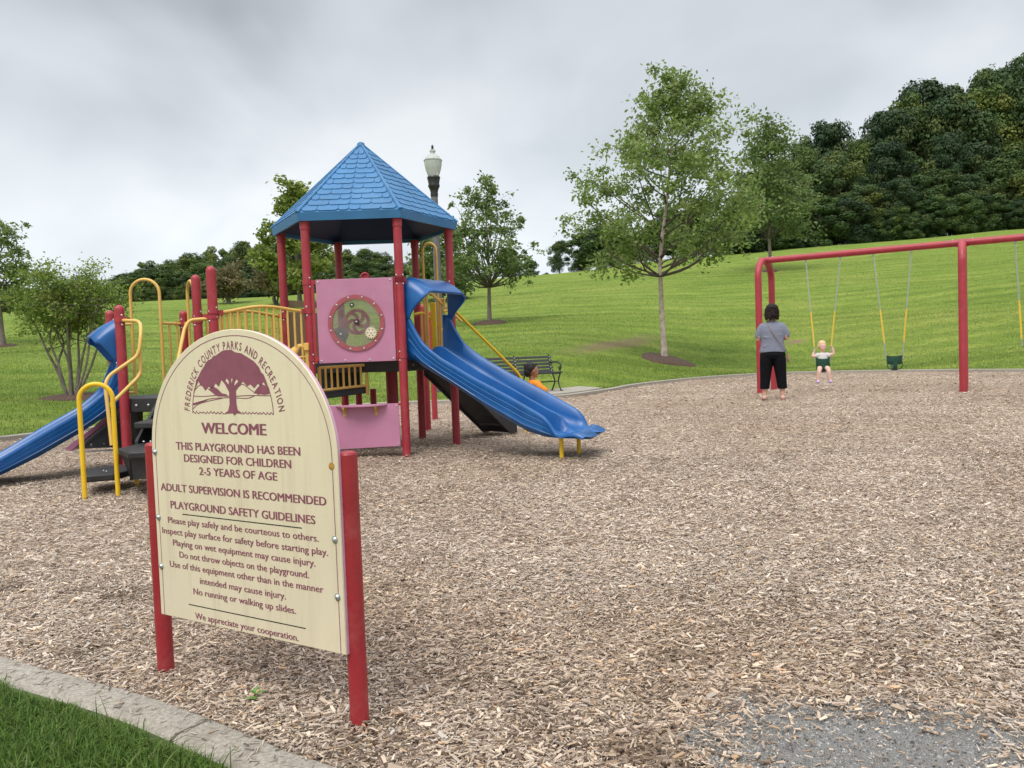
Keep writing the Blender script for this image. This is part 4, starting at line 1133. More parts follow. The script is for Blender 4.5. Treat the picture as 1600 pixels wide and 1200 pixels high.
mrr = nn_.new('ShaderNodeMapRange'); ll_.new(nz_.outputs[0], mrr.inputs[0]); mrr.inputs[1].default_value = 0.4; mrr.inputs[2].default_value = 0.75; mrr.inputs[3].default_value = 0.16; mrr.inputs[4].default_value = 0.48
mxs = nn_.new('ShaderNodeMixShader'); ll_.new(mrr.outputs[0], mxs.inputs[0]); ll_.new(gl.outputs[0], mxs.inputs[1]); ll_.new(bb_.outputs[0], mxs.inputs[2])
bb_.inputs['Base Color'].default_value = (0.38, 0.31, 0.31, 1); bb_.inputs['Roughness'].default_value = 0.3
ll_.new(mxs.outputs[0], nn_['Material Output'].inputs[0])
M['clear'] = m
MB().prism(disc_path(RW + 0.035, 48, 0.0015), bn * 0.004).build('window', M['clear'], gp)
# red ring
def ring(mb, r0, r1, d, t, n=48, cx=None, cz=None):
    cx = cxp if cx is None else cx; cz = czp if cz is None else cz
    a = [bp(cx + r0 * math.cos(2 * math.pi * k / n), cz + r0 * math.sin(2 * math.pi * k / n), d) for k in range(n)]
    b = [bp(cx + r1 * math.cos(2 * math.pi * k / n), cz + r1 * math.sin(2 * math.pi * k / n), d) for k in range(n)]
    a2 = [p + bn * t for p in a]; b2 = [p + bn * t for p in b]
    mb.add(a + b + a2 + b2, [f for k in range(n) for j in ((k + 1) % n,) for f in ((2 * n + k, 2 * n + j, 3 * n + j, 3 * n + k), (n + k, 3 * n + k, 3 * n + j, n + j), (k, j, 2 * n + j, 2 * n + k), (k, n + k, n + j, j))])
M['clear_red'] = plain('dull_red_plastic', (0.36, 0.085, 0.10), 0.4, 0.1, 10)
mb = MB(); ring(mb, RW, 0.29, 0.0065, 0.007); rg = mb.build('window_ring', M['clear_red'], gp)
for k in range(12):
    a = math.pi / 12 + 2 * math.pi * k / 12
    bolt_head(bp(cxp + 0.272 * math.cos(a), czp + 0.272 * math.sin(a), 0.0135), bn, 0.0085).build('bolt', M['steel'], rg)
for cx_, cz_ in ((x0_ + .025, z0_ + .025), (x1_ - .025, z0_ + .025), (x1_ - .025, z1_ - .025), (x0_ + .025, z1_ - .025), (x0_ + .27, z0_ + .022), (x0_ + .52, z0_ + .022)):
    bolt_head(bp(cx_, cz_, 0.0002), bn, 0.009).build('bolt', M['steel'], gp)
def gear(cx, cz, r, teeth, depth, d, t, m, spokes=0, hub=None, hole=0.0):
    mb = MB(); P = []
    for k in range(teeth):
        for f, q in ((0.0, r - depth), (0.22, r - depth), (0.34, r), (0.66, r), (0.78, r - depth)):
            a = 2 * math.pi * (k + f) / teeth; P.append((cx + q * math.cos(a), cz + q * math.sin(a)))
    if spokes == 0:
        mb.prism([bp(x, z, d) for x, z in P], bn * t)
    else:
        n = len(P); ri = r * 0.72
        I = []
        for x, z in P:
            a = math.atan2(z - cz, x - cx); I.append((cx + ri * math.cos(a), cz + ri * math.sin(a)))
        a_ = [bp(*p, d) for p in P]; b_ = [bp(*p, d) for p in I]; a2 = [p + bn * t for p in a_]; b2 = [p + bn * t for p in b_]
        mb.add(a_ + b_ + a2 + b2, [f for k in range(n) for j in ((k + 1) % n,) for f in ((2 * n + k, 2 * n + j, 3 * n + j, 3 * n + k), (k, j, 2 * n + j, 2 * n + k), (n + k, 3 * n + k, 3 * n + j, n + j), (k, n + k, n + j, j))])
        for s in range(spokes):
            a0 = 2 * math.pi * s / spokes; L_, R2 = [], []
            for k in range(7):
                q = k / 6; rr2 = 0.02 + (ri - 0.015) * q; a = a0 + 0.9 * q
                w = 0.016 + 0.012 * q
                L_.append((cx + rr2 * math.cos(a) - w * math.sin(a), cz + rr2 * math.sin(a) + w * math.cos(a))); R2.append((cx + rr2 * math.cos(a) + w * math.sin(a), cz + rr2 * math.sin(a) - w * math.cos(a)))
            mb.prism([bp(*p, d + 0.0005) for p in L_ + R2[::-1]], bn * (t - 0.001))
        mb.lathe([(0.034, 0), (0.034, t)], bp(cx, cz, d), bn, n=20)
    return mb.build('gear', m, gp, smooth=False)
gear(cxp + 0.005, czp + 0.012, 0.138, 40, 0.008, -0.019, 0.011, M['red'], 5)
gear(cxp - 0.165, czp - 0.11, 0.080, 34, 0.006, -0.019, 0.011, M['green_p'])
gear(cxp + 0.150, czp - 0.105, 0.063, 18, 0.013, 0.0145, 0.012, M['cream'])
gear(cxp + 0.005, czp + 0.012, 0.026, 9, 0.008, 0.0060, 0.012, M['iron'])
gear(cxp - 0.035, czp + 0.185, 0.026, 9, 0.008, 0.0060, 0.012, M['iron'])
for cx_, cz_, d_ in ((cxp + 0.005, czp + 0.012, .0182), (cxp - 0.035, czp + 0.185, .0182), (cxp - 0.165, czp - 0.11, .006), (cxp + 0.150, czp - 0.105, .0267)):
    bolt_head(bp(cx_, cz_, d_), bn, 0.009).build('bolt', M['steel'], gp)
for k in range(6):
    a = 2 * math.pi * k / 6; mb = MB(); mb.lathe([(0.0065, 0), (0.0065, 0.0006)], bp(cxp + .150 + .035 * math.cos(a), czp - .105 + .035 * math.sin(a), .0266), bn, n=8)
    mb.build('gear_hole', M['iron'], gp)
# rails and flanges that hold the panel
mb = MB()
mb.tube([bp(0.0, 1.835, -0.055), bp(HS, 1.835, -0.055)], 0.019, 10)
mb.build('top_rail', M['red'], play)
for x in (0.055, HS - 0.055):
    MB().box(bp(x, 1.43, -0.028), (0.032, 0.012, 0.86), math.atan2(bcd.y, bcd.x)).build('panel_flange', M['red'], play)
for z in (1.84, 1.05): clamp(play, HEX['C'], z, -bcd); clamp(play, HEX['B'], z, bcd)
# lower shop panel
sh = MB().prism([bp(0.08, 0.10, -0.02), bp(0.895, 0.115, -0.02), bp(0.890, 0.56, -0.02), bp(0.08, 0.56, -0.02)], bn * 0.02).build('shop_panel', M['pink'], play, bevel=0.003)
cpts = [(0.24, 0.0), (0.28, .05), (.36, .10), (.46, .125), (.56, .125), (.66, .10), (.74, .05), (.775, 0.0)]
MB().prism([bp(x, 0.542, d + 0.002) for x, d in cpts], (0, 0, 0.018)).build('counter', M['pink'], sh, bevel=0.004)
for x in (0.335, 0.66):
    mb = MB(); mb.prism([bp(x - .016, .445, .001), bp(x + .016, .445, .001), bp(x + .016, .541, .001), bp(x - .016, .541, .001)], bn * 0.006)
    mb.prism([bp(x - .005, .46, .007), bp(x - .005, .541, .007), bp(x - .005, .541, .085), bp(x - .005, .52, .085)], bcd * 0.01)
    mb.prism([bp(x - .016, .535, .007), bp(x + .016, .535, .007), bp(x + .016, .535, .09), bp(x - .016, .535, .09)], (0, 0, .006))
    br = mb.build('bracket', M['yellow'], sh, smooth=False)
    bolt_head(bp(x, .462, .0072), bn, .007).build('bolt', M['steel'], br)
for x, z in ((.868, .535), (.873, .14), (.10, .535), (.10, .125)): bolt_head(bp(x, z, .0002), bn, .008).build('bolt', M['steel'], sh)
for z in (.55, .13):
    MB().tube([bp(.88, z, -.03), bp(HS, z, -.045)], 0.013, 8).build('bracket', M['red'], sh)
# yellow talk tube horn on post B
hp = HEX['B'] + Vector((-0.075, -0.06, 0))
mb = MB(); mb.tube(round_path([zv(hp + Vector((.045, .03, 0)), 0.70), zv(hp + Vector((.045, .03, 0)), 1.16), zv(hp + Vector((-.03, -.01, 0)), 1.20), zv(hp + Vector((-.06, -.03, 0)), 1.12)], .06), 0.026, 12)
mb.lathe([(0.030, 0.0), (0.036, .02), (0.055, .07), (.085, .13), (.088, .135), (.080, .132), (.050, .07), (.028, .02)], zv(hp + Vector((-.045, -.02, 0)), 1.17), (-.55, -.45, -.75), n=20, cap=False)
tt = mb.build('talk_tube', M['yellow'], play, ang=50)
MB().box(zv(hp + Vector((.05, .005, 0)), 1.18), (.05, .05, .075)).build('bracket', M['yellow'], tt, bevel=.004)
# red scope above the gear panel
q = bp(0.565, 1.90, -0.22)
mb = MB(); mb.tube(arc(q, 0.036, 0, 2 * math.pi, (1, 0, 0), (0, 0, 1), 20)[:-1], 0.014, 8, closed=True); mb.tube([q + Vector((0, .01, -.1)), q + Vector((0, .01, -.03))], .02, 8); mb.tube([q, q + Vector((0, .12, .0))], 0.032, 12)
mb.build('scope', M['red'], play)
# inner panels seen between the posts
ang_ef = HEX['F'] - HEX['E']
q0 = HEX['E'] + ang_ef * 0.10; q1 = HEX['E'] + ang_ef * 0.42
MB().prism([zv(q0, 1.06), zv(q1, 1.06), zv(q1, 1.66), zv(q0, 1.66)], Vector((0, 0.02, 0))).build('back_panel', M['red'], play, bevel=.004)
q0 = HEX['A'] + (HEX['F'] - HEX['A']) * 0.07; q1 = HEX['A'] + (HEX['F'] - HEX['A']) * 0.62
tpn = (HEX['F'] - HEX['A']).normalized(); tpn = Vector((-tpn.y, tpn.x, 0))
tp = MB().prism([zv(q0, 1.05), zv(q1, 1.05), zv(q1, 1.60), zv(q0, 1.60)], tpn * 0.02).build('tan_panel', M['tan'], play, bevel=.004)
MB().prism([zv(q0, 1.66), zv(q1, 1.66), zv(q1, 1.735), zv(q0, 1.735)], tpn * 0.02).build('tan_cross_panel', M['tan'], play, bevel=.004)
# slatted guard and black step under the deck
g0, g1 = Vector((-2.03, 8.12, 0)), Vector((-1.565, 8.30, 0))
mb = MB(); mb.tube([zv(g0, .955), zv(g1, .965)], .015, 8); mb.tube([zv(g0, .715), zv(g1, .745)], .015, 8)
for k in range(9):
    q = g0 + (g1 - g0) * k / 8
    mb.tube([zv(q, .64 if k in (0, 8) else .73), zv(q, .96)], .018 if k in (0, 8) else .0125, 8)
mb.build('slat_guard', M['yellow'], play)
mb = MB(); bk = Vector((-.15, .40, 0)); a_, b_ = g0 + Vector((.02, .03, 0)), g1 + Vector((0, .03, 0))
mb.prism([zv(a_, .62), zv(b_, .66), zv(b_ + bk, .66), zv(a_ + bk, .62)], (0, 0, .065))
mb.prism([zv(a_ + bk, .62), zv(b_ + bk, .66), zv(b_ + bk, .90), zv(a_ + bk, .90)], (0, .03, 0))
mb.build('step', M['black'], play, bevel=.006)
for x in (-1.93, -1.75): MB().tube([(x, 9.65, -.05), (x, 9.65, .65)], .04, 12).build('post', M['red'], play)
MB().tube([(-1.43, 9.15, -.05), (-1.43, 9.15, .9)], .07, 14).build('deck_post', M['red'], play)

# right rear: steps, arches, rails
de = (HEX['E'] - HEX['D']).normalized(); dn = Vector((de.y, -de.x, 0)); DM = mid(HEX['D'], HEX['E'])
st0 = DM + dn * 0.05
stp = MB(); ns = 6
tgt = Vector((-0.14, 9.93, 0)); run = tgt - st0; rl_ = run.length; rd = run.normalized(); rs_ = Vector((-rd.y, rd.x, 0))
side = MB()
for w in (-.20, .30):
    a = st0 + rs_ * w
    P = [zv(a, 1.02), zv(a, .80), zv(a + rd * (rl_ - .06), 0.0), zv(a + rd * (rl_ + .04), 0.0), zv(a + rd * (rl_ + .04), .20), zv(a + rd * .15, 1.03)]
    side.prism(P, rs_ * (-.03 if w < 0 else .03))
stairs = side.build('rear_steps', M['black'], play, bevel=.005)
for k in range(ns):
    f = (k + .5) / ns; z = .93 * (1 - f) + .06
    MB().box(zv(st0 + rd * rl_ * f + rs_ * .05, z), (.21, .44, .045), math.atan2(rd.y, rd.x)).build('tread', M['black'], stairs, bevel=.005)
a = st0 - rs_ * .185; b = st0 + rs_ * .285
MB().prism([zv(a + rd * .02, .82), zv(b + rd * .02, .82), zv(b + rd * (rl_ - .04), .02), zv(a + rd * (rl_ - .04), .02)], (0, 0, .02)).build('soffit', M['black'], stairs)
for w in (-.24, .34):
    a = st0 + rs_ * w
    pts = round_path([zv(a - rd * .1, 1.55), zv(a + rd * .05, 1.58), zv(a + rd * (rl_ + .10), .76), zv(a + rd * (rl_ + .17), .62), zv(a + rd * (rl_ + .17), -.03)], .10)
    MB().tube(pts, .0165, 10).build('handrail', M['byellow'], stairs)
def archrail(a, b, z0, zt_, m, name='arch_handrail', r=.0165):
    a = Vector(a); b = Vector(b); w = (b - a); L_ = w.length; u = w.normalized()
    c = zv((a + b) / 2, zt_ - L_ / 2)
    pts = [zv(a, z0)] + arc(c, L_ / 2, math.pi, 0, (u.x, u.y, 0), (0, 0, 1), 14) + [zv(b, z0)]
    return MB().tube(pts, r, 10).build(name, m, play)
ar = HEX['E'] + Vector((0.14, -.05, 0))
archrail((-1.045, 9.55, 0), (-.885, 9.60, 0), .98, 2.43, M['yellow'])
MB().prism([(-0.955, 9.30, 1.05), (-.885, 9.30, 1.05), (-.885, 9.30, 1.68), (-.955, 9.30, 1.68)], (0, .03, 0)).build('side_panel', M['byellow'], play, bevel=.01)
mb = MB(); mb.tube(round_path([(-0.99, 9.28, 1.0), (-0.99, 9.28, 1.76), (-.95, 9.3, 1.80), (-.60, 9.55, 1.45)], .07), .0165, 8)
for x in (-.845, -.79): mb.tube([(x, 9.4, 1.0), (x, 9.4, 1.72)], .0145, 8)
mb.tube([(-.86, 9.4, 1.72), (-.77, 9.4, 1.72)], .0145, 8)
mb.tube([(-1.06, 9.28, 1.0), (-1.06, 9.28, 1.55)], .0145, 8)
mb.build('guard_rail', M['yellow'], play)

# low platform: arches, guard rails, steps, hoop
d_ = (PS - L2); dl = d_.length; du = d_.normalized()
archrail(L2 + du * .19 + Vector((0, .03, 0)), L2 + du * .19 + Vector((.30, .05, 0)), .745, 1.96, M['yellow'])
e_ = (P4 - PS).normalized()
archrail(PS + e_ * .10 + Vector((.01, .05, 0)), PS + e_ * .38 + Vector((.01, .05, 0)), .745, 1.94, M['yellow'])
gr = MB()
gr.tube([zv(L2, 1.49), zv(L2 + du * .20 + Vector((0, .03, 0)), 1.49)], .0145, 8)
q = L2 + du * .12; gr.tube([zv(q, .76), zv(q, 1.49)], .012, 8)
a_ = L2 + du * .19 + Vector((.30, .05, 0)); gr.tube([zv(a_, 1.49), zv(PS, 1.49)], .0145, 8)
for k in (.35, .7): q = a_ + (PS - a_) * k; gr.tube([zv(q, .76), zv(q, 1.49)], .012, 8)
gr.tube([zv(L2 + du * .05, .765), zv(L2 + du * .19 + Vector((0, .03, 0)), .765)], .014, 8); gr.tube([zv(a_, .765), zv(PS, .765)], .014, 8)
gr.tube([zv(PS, 1.49), zv(PS + e_ * .1, 1.49)], .0145, 8); gr.tube([zv(PS + e_ * .38, 1.49), zv(P4, 1.49)], .0145, 8)
gr.build('guard_rail', M['yellow'], play)
for p, d in ((PS, L2 - PS), (L1, P3 - L1), (P3, L1 - P3), (P4, PS - P4), (L2, PS - L2)): clamp(play, p, 1.49, d)
# handrails beside the steps
mb = MB()
hr = [(-3.70, 7.36, 1.485), (-3.45, 7.20, 1.465), (-3.375, 7.05, 1.36), (-3.375, 7.00, 1.20), (-3.395, 6.98, 1.13), (-3.585, 6.85, .97), (-3.60, 6.80, .90), (-3.52, 6.70, .36)]
mb.tube(round_path(hr, .10), .0165, 10)
mb.tube(round_path([(-3.385, 7.02, 1.20), (-3.385, 7.02, .99), (-3.40, 6.99, .94), (-3.572, 6.79, .70)], .06), .0165, 10)
mb.build('handrail', M['yellow'], play)
mb = MB(); mb.tube(round_path([(-2.85, 7.31, 1.47), (-3.02, 7.27, 1.46), (-3.05, 7.22, 1.38), (-3.02, 6.9, .95), (-2.7, 6.6, .5)], .09), .0165, 10); mb.build('handrail', M['yellow'], play)
stb = MB()
steps = MB()
def tread(poly, z, t, name='tread'):
    MB().prism([(x, y, z - t) for x, y in poly], (0, 0, t)).build(name, M['black'], stp2, bevel=.012)
sd = MB()
sd.prism([(-3.28, 6.62, .12), (-3.28, 6.62, .40), (-3.36, 7.28, .74), (-3.36, 7.28, .12)], (0.03, 0.0, 0))
sd.prism([(-3.27, 6.58, .14), (-2.75, 6.52, .14), (-2.75, 6.52, .34), (-3.27, 6.58, .34)], (0, .02, 0))
sd.prism([(-3.30, 6.86, .36), (-2.75, 6.82, .36), (-2.75, 6.82, .53), (-3.30, 6.86, .53)], (0, .02, 0))
sd.prism([(-3.38, 7.26, .50), (-2.85, 7.22, .50), (-2.85, 7.22, .68), (-3.38, 7.26, .68)], (0, .02, 0))
stp2 = sd.build('front_steps', M['black'], play, bevel=.005)
tread([(-3.50, 6.155), (-3.27, 6.24), (-3.22, 6.62), (-3.35, 6.80), (-3.55, 6.78), (-3.70, 6.60)], .175, .055)
tread([(-3.26, 6.30), (-3.02, 5.98), (-2.50, 6.05), (-2.5, 6.70), (-3.25, 6.75)], .375, .055)
tread([(-3.27, 6.60), (-2.6, 6.50), (-2.6, 7.05), (-3.34, 7.08)], .56, .055)
MB().prism([(-3.26, 6.33, .33), (-3.03, 6.02, .33), (-3.06, 6.06, .14), (-3.22, 6.40, .10)], (.02, .015, 0)).build('riser', M['black'], stp2)
MB().prism([(-3.02, 6.02, .33), (-2.5, 6.08, .33), (-2.5, 6.08, .15), (-3.02, 6.04, .15)], (0, .02, 0)).build('riser', M['black'], stp2)
for k, x in enumerate((-3.16, -3.10, -3.04)): bolt_head((x, 6.535, .40), (0, -.3, 1), .009).build('bolt', M['steel'], stp2)
for x, y in ((-3.47, 6.45), (-3.42, 6.40), (-3.38, 6.5)): bolt_head((x, y, .1755), (0, 0, 1), .006).build('bolt', M['steel'], stp2)
MB().tube([(-3.26, 6.58, -.05), (-3.27, 6.60, .16)], .02, 10).build('support_leg', M['byellow'], stp2)
hp0, hp1 = Vector((-3.439, 6.091, 0)), Vector((-3.206, 6.156, 0))
c = zv((hp0 + hp1) / 2, .912 - .118); u = (hp1 - hp0).normalized()
MB().tube([zv(hp0, -.05)] + arc(c, (hp1 - hp0).length / 2, math.pi, 0, u, (0, 0, 1), 16) + [zv(hp1, -.05)], .0185, 12).build('hoop_handrail', M['byellow'], stp2)
# climber under and behind the low platform
mb = MB(); mb.prism([(-4.62, 8.02, .20), (-3.80, 7.72, .235), (-3.78, 7.72, .62), (-4.18, 8.0, .62)], (.03, .06, 0))
cl = mb.build('climber_panel', M['black'], play)
MB().prism([(-4.66, 7.93, .215), (-4.60, 7.93, .19), (-4.17, 7.90, .50), (-4.2, 7.90, .52)], (.01, .03, 0)).build('side_panel', M['pink'], cl)
mb = MB(); mb.tube([(-4.57, 7.97, .175), (-3.82, 7.69, .215)], .010, 6); mb.build('edge_rope', M['steel'], cl)
for k in range(5): bolt_head(Vector((-4.52, 7.95, .24)) + Vector((.165, -.06, .012)) * k, (-.3, -1, 0), .009).build('bolt', M['steel'], cl)
# ------------------------------------------------------------------ lamp post
lb = on_lawn(691, 611)
kY = lb.y / 21.6
lamp = thing('lamp_post', 'tall grey lamp post with a frosted acorn globe behind the blue roof', 'lamp post', lb)
def lt(ypx): return at(675, ypx, lb.y).z - lb.z
mb = MB(); hb = at(691, 587, lb.y).z - lb.z
mb.box(lb + Vector((0, 0, hb * .2)), (.40 * kY, .40 * kY, hb * .5)); mb.box(lb + Vector((0, 0, hb * .56)), (.36 * kY, .36 * kY, hb * .24)); mb.box(lb + Vector((0, 0, hb * .84)), (.31 * kY, .31 * kY, hb * .32))
mb.build('base', M['grey'], lamp, bevel=.015)
mb = MB(); mb.lathe([(.125 * kY, hb * .9), (.115 * kY, hb * 1.3), (.098 * kY, lt(330)), (.095 * kY, lt(308)), (.088 * kY, lt(300))], lb, n=18); mb.build('pole', M['grey'], lamp)
mb = MB(); mb.lathe([(.10 * kY, lt(308)), (.11 * kY, lt(303)), (.10 * kY, lt(301)), (.13 * kY, lt(295)), (.16 * kY, lt(292)), (.165 * kY, lt(290)), (.15 * kY, lt(288)), (.17 * kY, lt(281)), (.185 * kY, lt(278)), (.17 * kY, lt(276))], lb, n=20); mb.build('collar', M['iron'], lamp)
m, n_, l_, b_ = newmat('frosted_globe')
b_.inputs['Base Color'].default_value = (0.62, 0.66, 0.62, 1); b_.inputs['Roughness'].default_value = 0.25; b_.inputs['Transmission Weight'].default_value = 0.35; b_.inputs['Subsurface Weight'].default_value = 0.0
M['globe'] = m
mb = MB(); mb.lathe([(.14 * kY, lt(276.5)), (.17 * kY, lt(272)), (.215 * kY, lt(265)), (.240 * kY, lt(258)), (.247 * kY, lt(253)), (.245 * kY, lt(251.5)), (.235 * kY, lt(250)), (.19 * kY, lt(246)), (.13 * kY, lt(242.5)), (.075 * kY, lt(241)), (.06 * kY, lt(239)), (.085 * kY, lt(237)), (.085 * kY, lt(235.5)), (.05 * kY, lt(234)), (.03 * kY, lt(233.5))], lb, n=24)
gl_ = mb.build('globe', M['globe'], lamp, ang=60)
mb = MB()
for y_ in (251, 258): mb.tube([lb + Vector(((.250 if y_ == 251 else .243) * kY * math.cos(2 * math.pi * k / 24), (.250 if y_ == 251 else .243) * kY * math.sin(2 * math.pi * k / 24), lt(y_))) for k in range(24)], .012, 6, closed=True); break
mb.build('globe_band', M['globe'], gl_)
mb = MB(); mb.lathe([(.045 * kY, lt(234)), (.05 * kY, lt(233)), (.02 * kY, lt(232)), (.04 * kY, lt(229.5)), (.03 * kY, lt(228)), (.008 * kY, lt(226))], lb, n=12); mb.build('finial', M['iron'], lamp)

# ------------------------------------------------------------------ park bench
be = gnd(877.5, 610.5, 0.095); bz = 0.095
bl = 2.0
BA = R_(27); bro = Matrix.Rotation(BA, 3, 'Z'); bo_ = Vector((be.x, be.y, bz)) - bro @ Vector((bl - .06, -.03, 0))
bench = thing('park_bench', 'black slatted metal park bench with curled arms on a concrete pad', 'bench', tuple(bo_))
def BM(): return MB()
def bq(x, y, z): return bro @ Vector((x, y, z)) + bo_
prof_back = [(0.40, .40), (0.47, .60), (0.53, .82)]      # y, z of the back support
for i in range(5):
    f = (i + .35) / 4.7; y = .42 + .11 * f; z = .45 + .38 * f
    mb = MB(); mb.box(bq(bl / 2, y, z), (bl, .022, .058), bro @ Matrix.Rotation(R_(-15), 3, 'X')); mb.build('back_slat', M['slat'], bench, bevel=.006)
for i in range(6):
    y = .0 + .075 * i; z = .44 - .012 * math.sin(math.pi * i / 5) * 2
    mb = MB(); mb.box(bq(bl / 2, y, z), (bl, .055, .026), bro); mb.build('seat_slat', M['slat'], bench, bevel=.006)
for x in (.06, bl / 2, bl - .06):
    mb = MB()
    mb.tube(spline([bq(x, .40, .41), bq(x, .46, .55), bq(x, .54, .86)], 5), .018, 8)
    mb.tube([bq(x, -.02, .415), bq(x, .40, .405)], .018, 8)
    fr = mb.build('bench_frame', M['iron'], bench)
    mb = MB()
    mb.tube(spline([bq(x, .0, .41), bq(x, .06, .33), bq(x, .10, .22), bq(x, .05, .10), bq(x, -.03, .0)], 5), .017, 8)
    mb.tube(spline([bq(x, .38, .41), bq(x, .32, .33), bq(x, .27, .22), bq(x, .34, .10), bq(x, .42, .0)], 5), .017, 8)
    mb.tube([bq(x, .09, .22), bq(x, .28, .22)], .014, 8); mb.box(bq(x, -.03, .008), (.05, .07, .016), bro); mb.box(bq(x, .42, .008), (.05, .07, .016), bro)
    mb.build('leg', M['iron'], bench)
    if x != bl / 2:
        mb = MB()
        mb.tube(spline([bq(x, .48, .66), bq(x, .30, .68), bq(x, .08, .67), bq(x, -.02, .62), bq(x, -.03, .54), bq(x, .03, .50), bq(x, .06, .54), bq(x, .03, .57)], 5), .018, 8)
        mb.tube([bq(x, .0, .42), bq(x, .02, .52)], .014, 8); mb.build('armrest', M['iron'], bench)
    for i in range(5):
        f = (i + .35) / 4.7
        bolt_head(bq(x, .42 + .11 * f - .014, .45 + .38 * f), (0, -1, .2), .011).build('bolt', M['steel'], fr)
mb = MB(); mb.tube([bq(.06, .19, .22), bq(bl - .06, .19, .22)], .014, 8); mb.build('brace', M['iron'], bench)

# ------------------------------------------------------------------ swing set
W0, W1_ = Vector((5.50, 16.53, 0)), Vector((8.62, 14.63, 0))
wd = (W1_ - W0).normalized(); wp_ = Vector((-wd.y, wd.x, 0))
if wp_.y < 0: wp_ = -wp_
BAY = (W1_ - W0).length; BZ = 2.80
swings = thing('swing_set', 'red steel swing frame with arched legs and a long top beam', 'swing set', W0)
W2_ = W0 + wd * BAY * 2
M['beam_red'] = M['red']
MB().tube([zv(W0 - wd * .02, BZ), zv(W2_ + wd * .02, BZ)], .066, 20).build('beam', M['red'], swings)
SP = .62
for q in (W0, W1_, W2_):
    a, b = q - wp_ * SP, q + wp_ * SP
    pts = [zv(a, -.05), zv(a + wp_ * .02, BZ - SP * .62)]
    pts += [zv(q, 0) + wp_ * (SP - .02) * math.cos(t) + Vector((0, 0, BZ - SP * .62 + (SP * .62 + .0) * math.sin(t))) for t in np.linspace(math.pi, 0, 16)]
    pts += [zv(b - wp_ * .02, BZ - SP * .62), zv(b, -.05)]
    MB().tube(pts, .068, 18).build('arched_leg', M['red'], swings)
    MB().tube([zv(q - wd * .10, BZ), zv(q + wd * .10, BZ)], .074, 18).build('beam_coupling', M['red'], swings)
    for sx in (-.16, .16): bolt_head(zv(q + wd * sx, BZ + .066), (0, 0, 1), .014).build('bolt', M['steel'], swings)
M['sleeve'] = plain('yellow_chain_sleeve', (0.82, 0.55, 0.02), 0.4, 0.08, 20)
def chain_link(mb, c, d, side, L=.045, r=.0045, w=.013):
    u = d.normalized(); v = side.normalized()
    pts = [c + u * ((L / 2 - w) * s + 0) + v * (w * math.cos(t)) + u * (w * math.sin(t)) for s, t in [(1, 0), (1, .8), (1, 1.57), (1, 2.35), (1, 3.14), (-1, 3.14), (-1, 3.93), (-1, 4.71), (-1, 5.5), (-1, 6.28)]]
    mb.tube(pts, r, 5, closed=True)
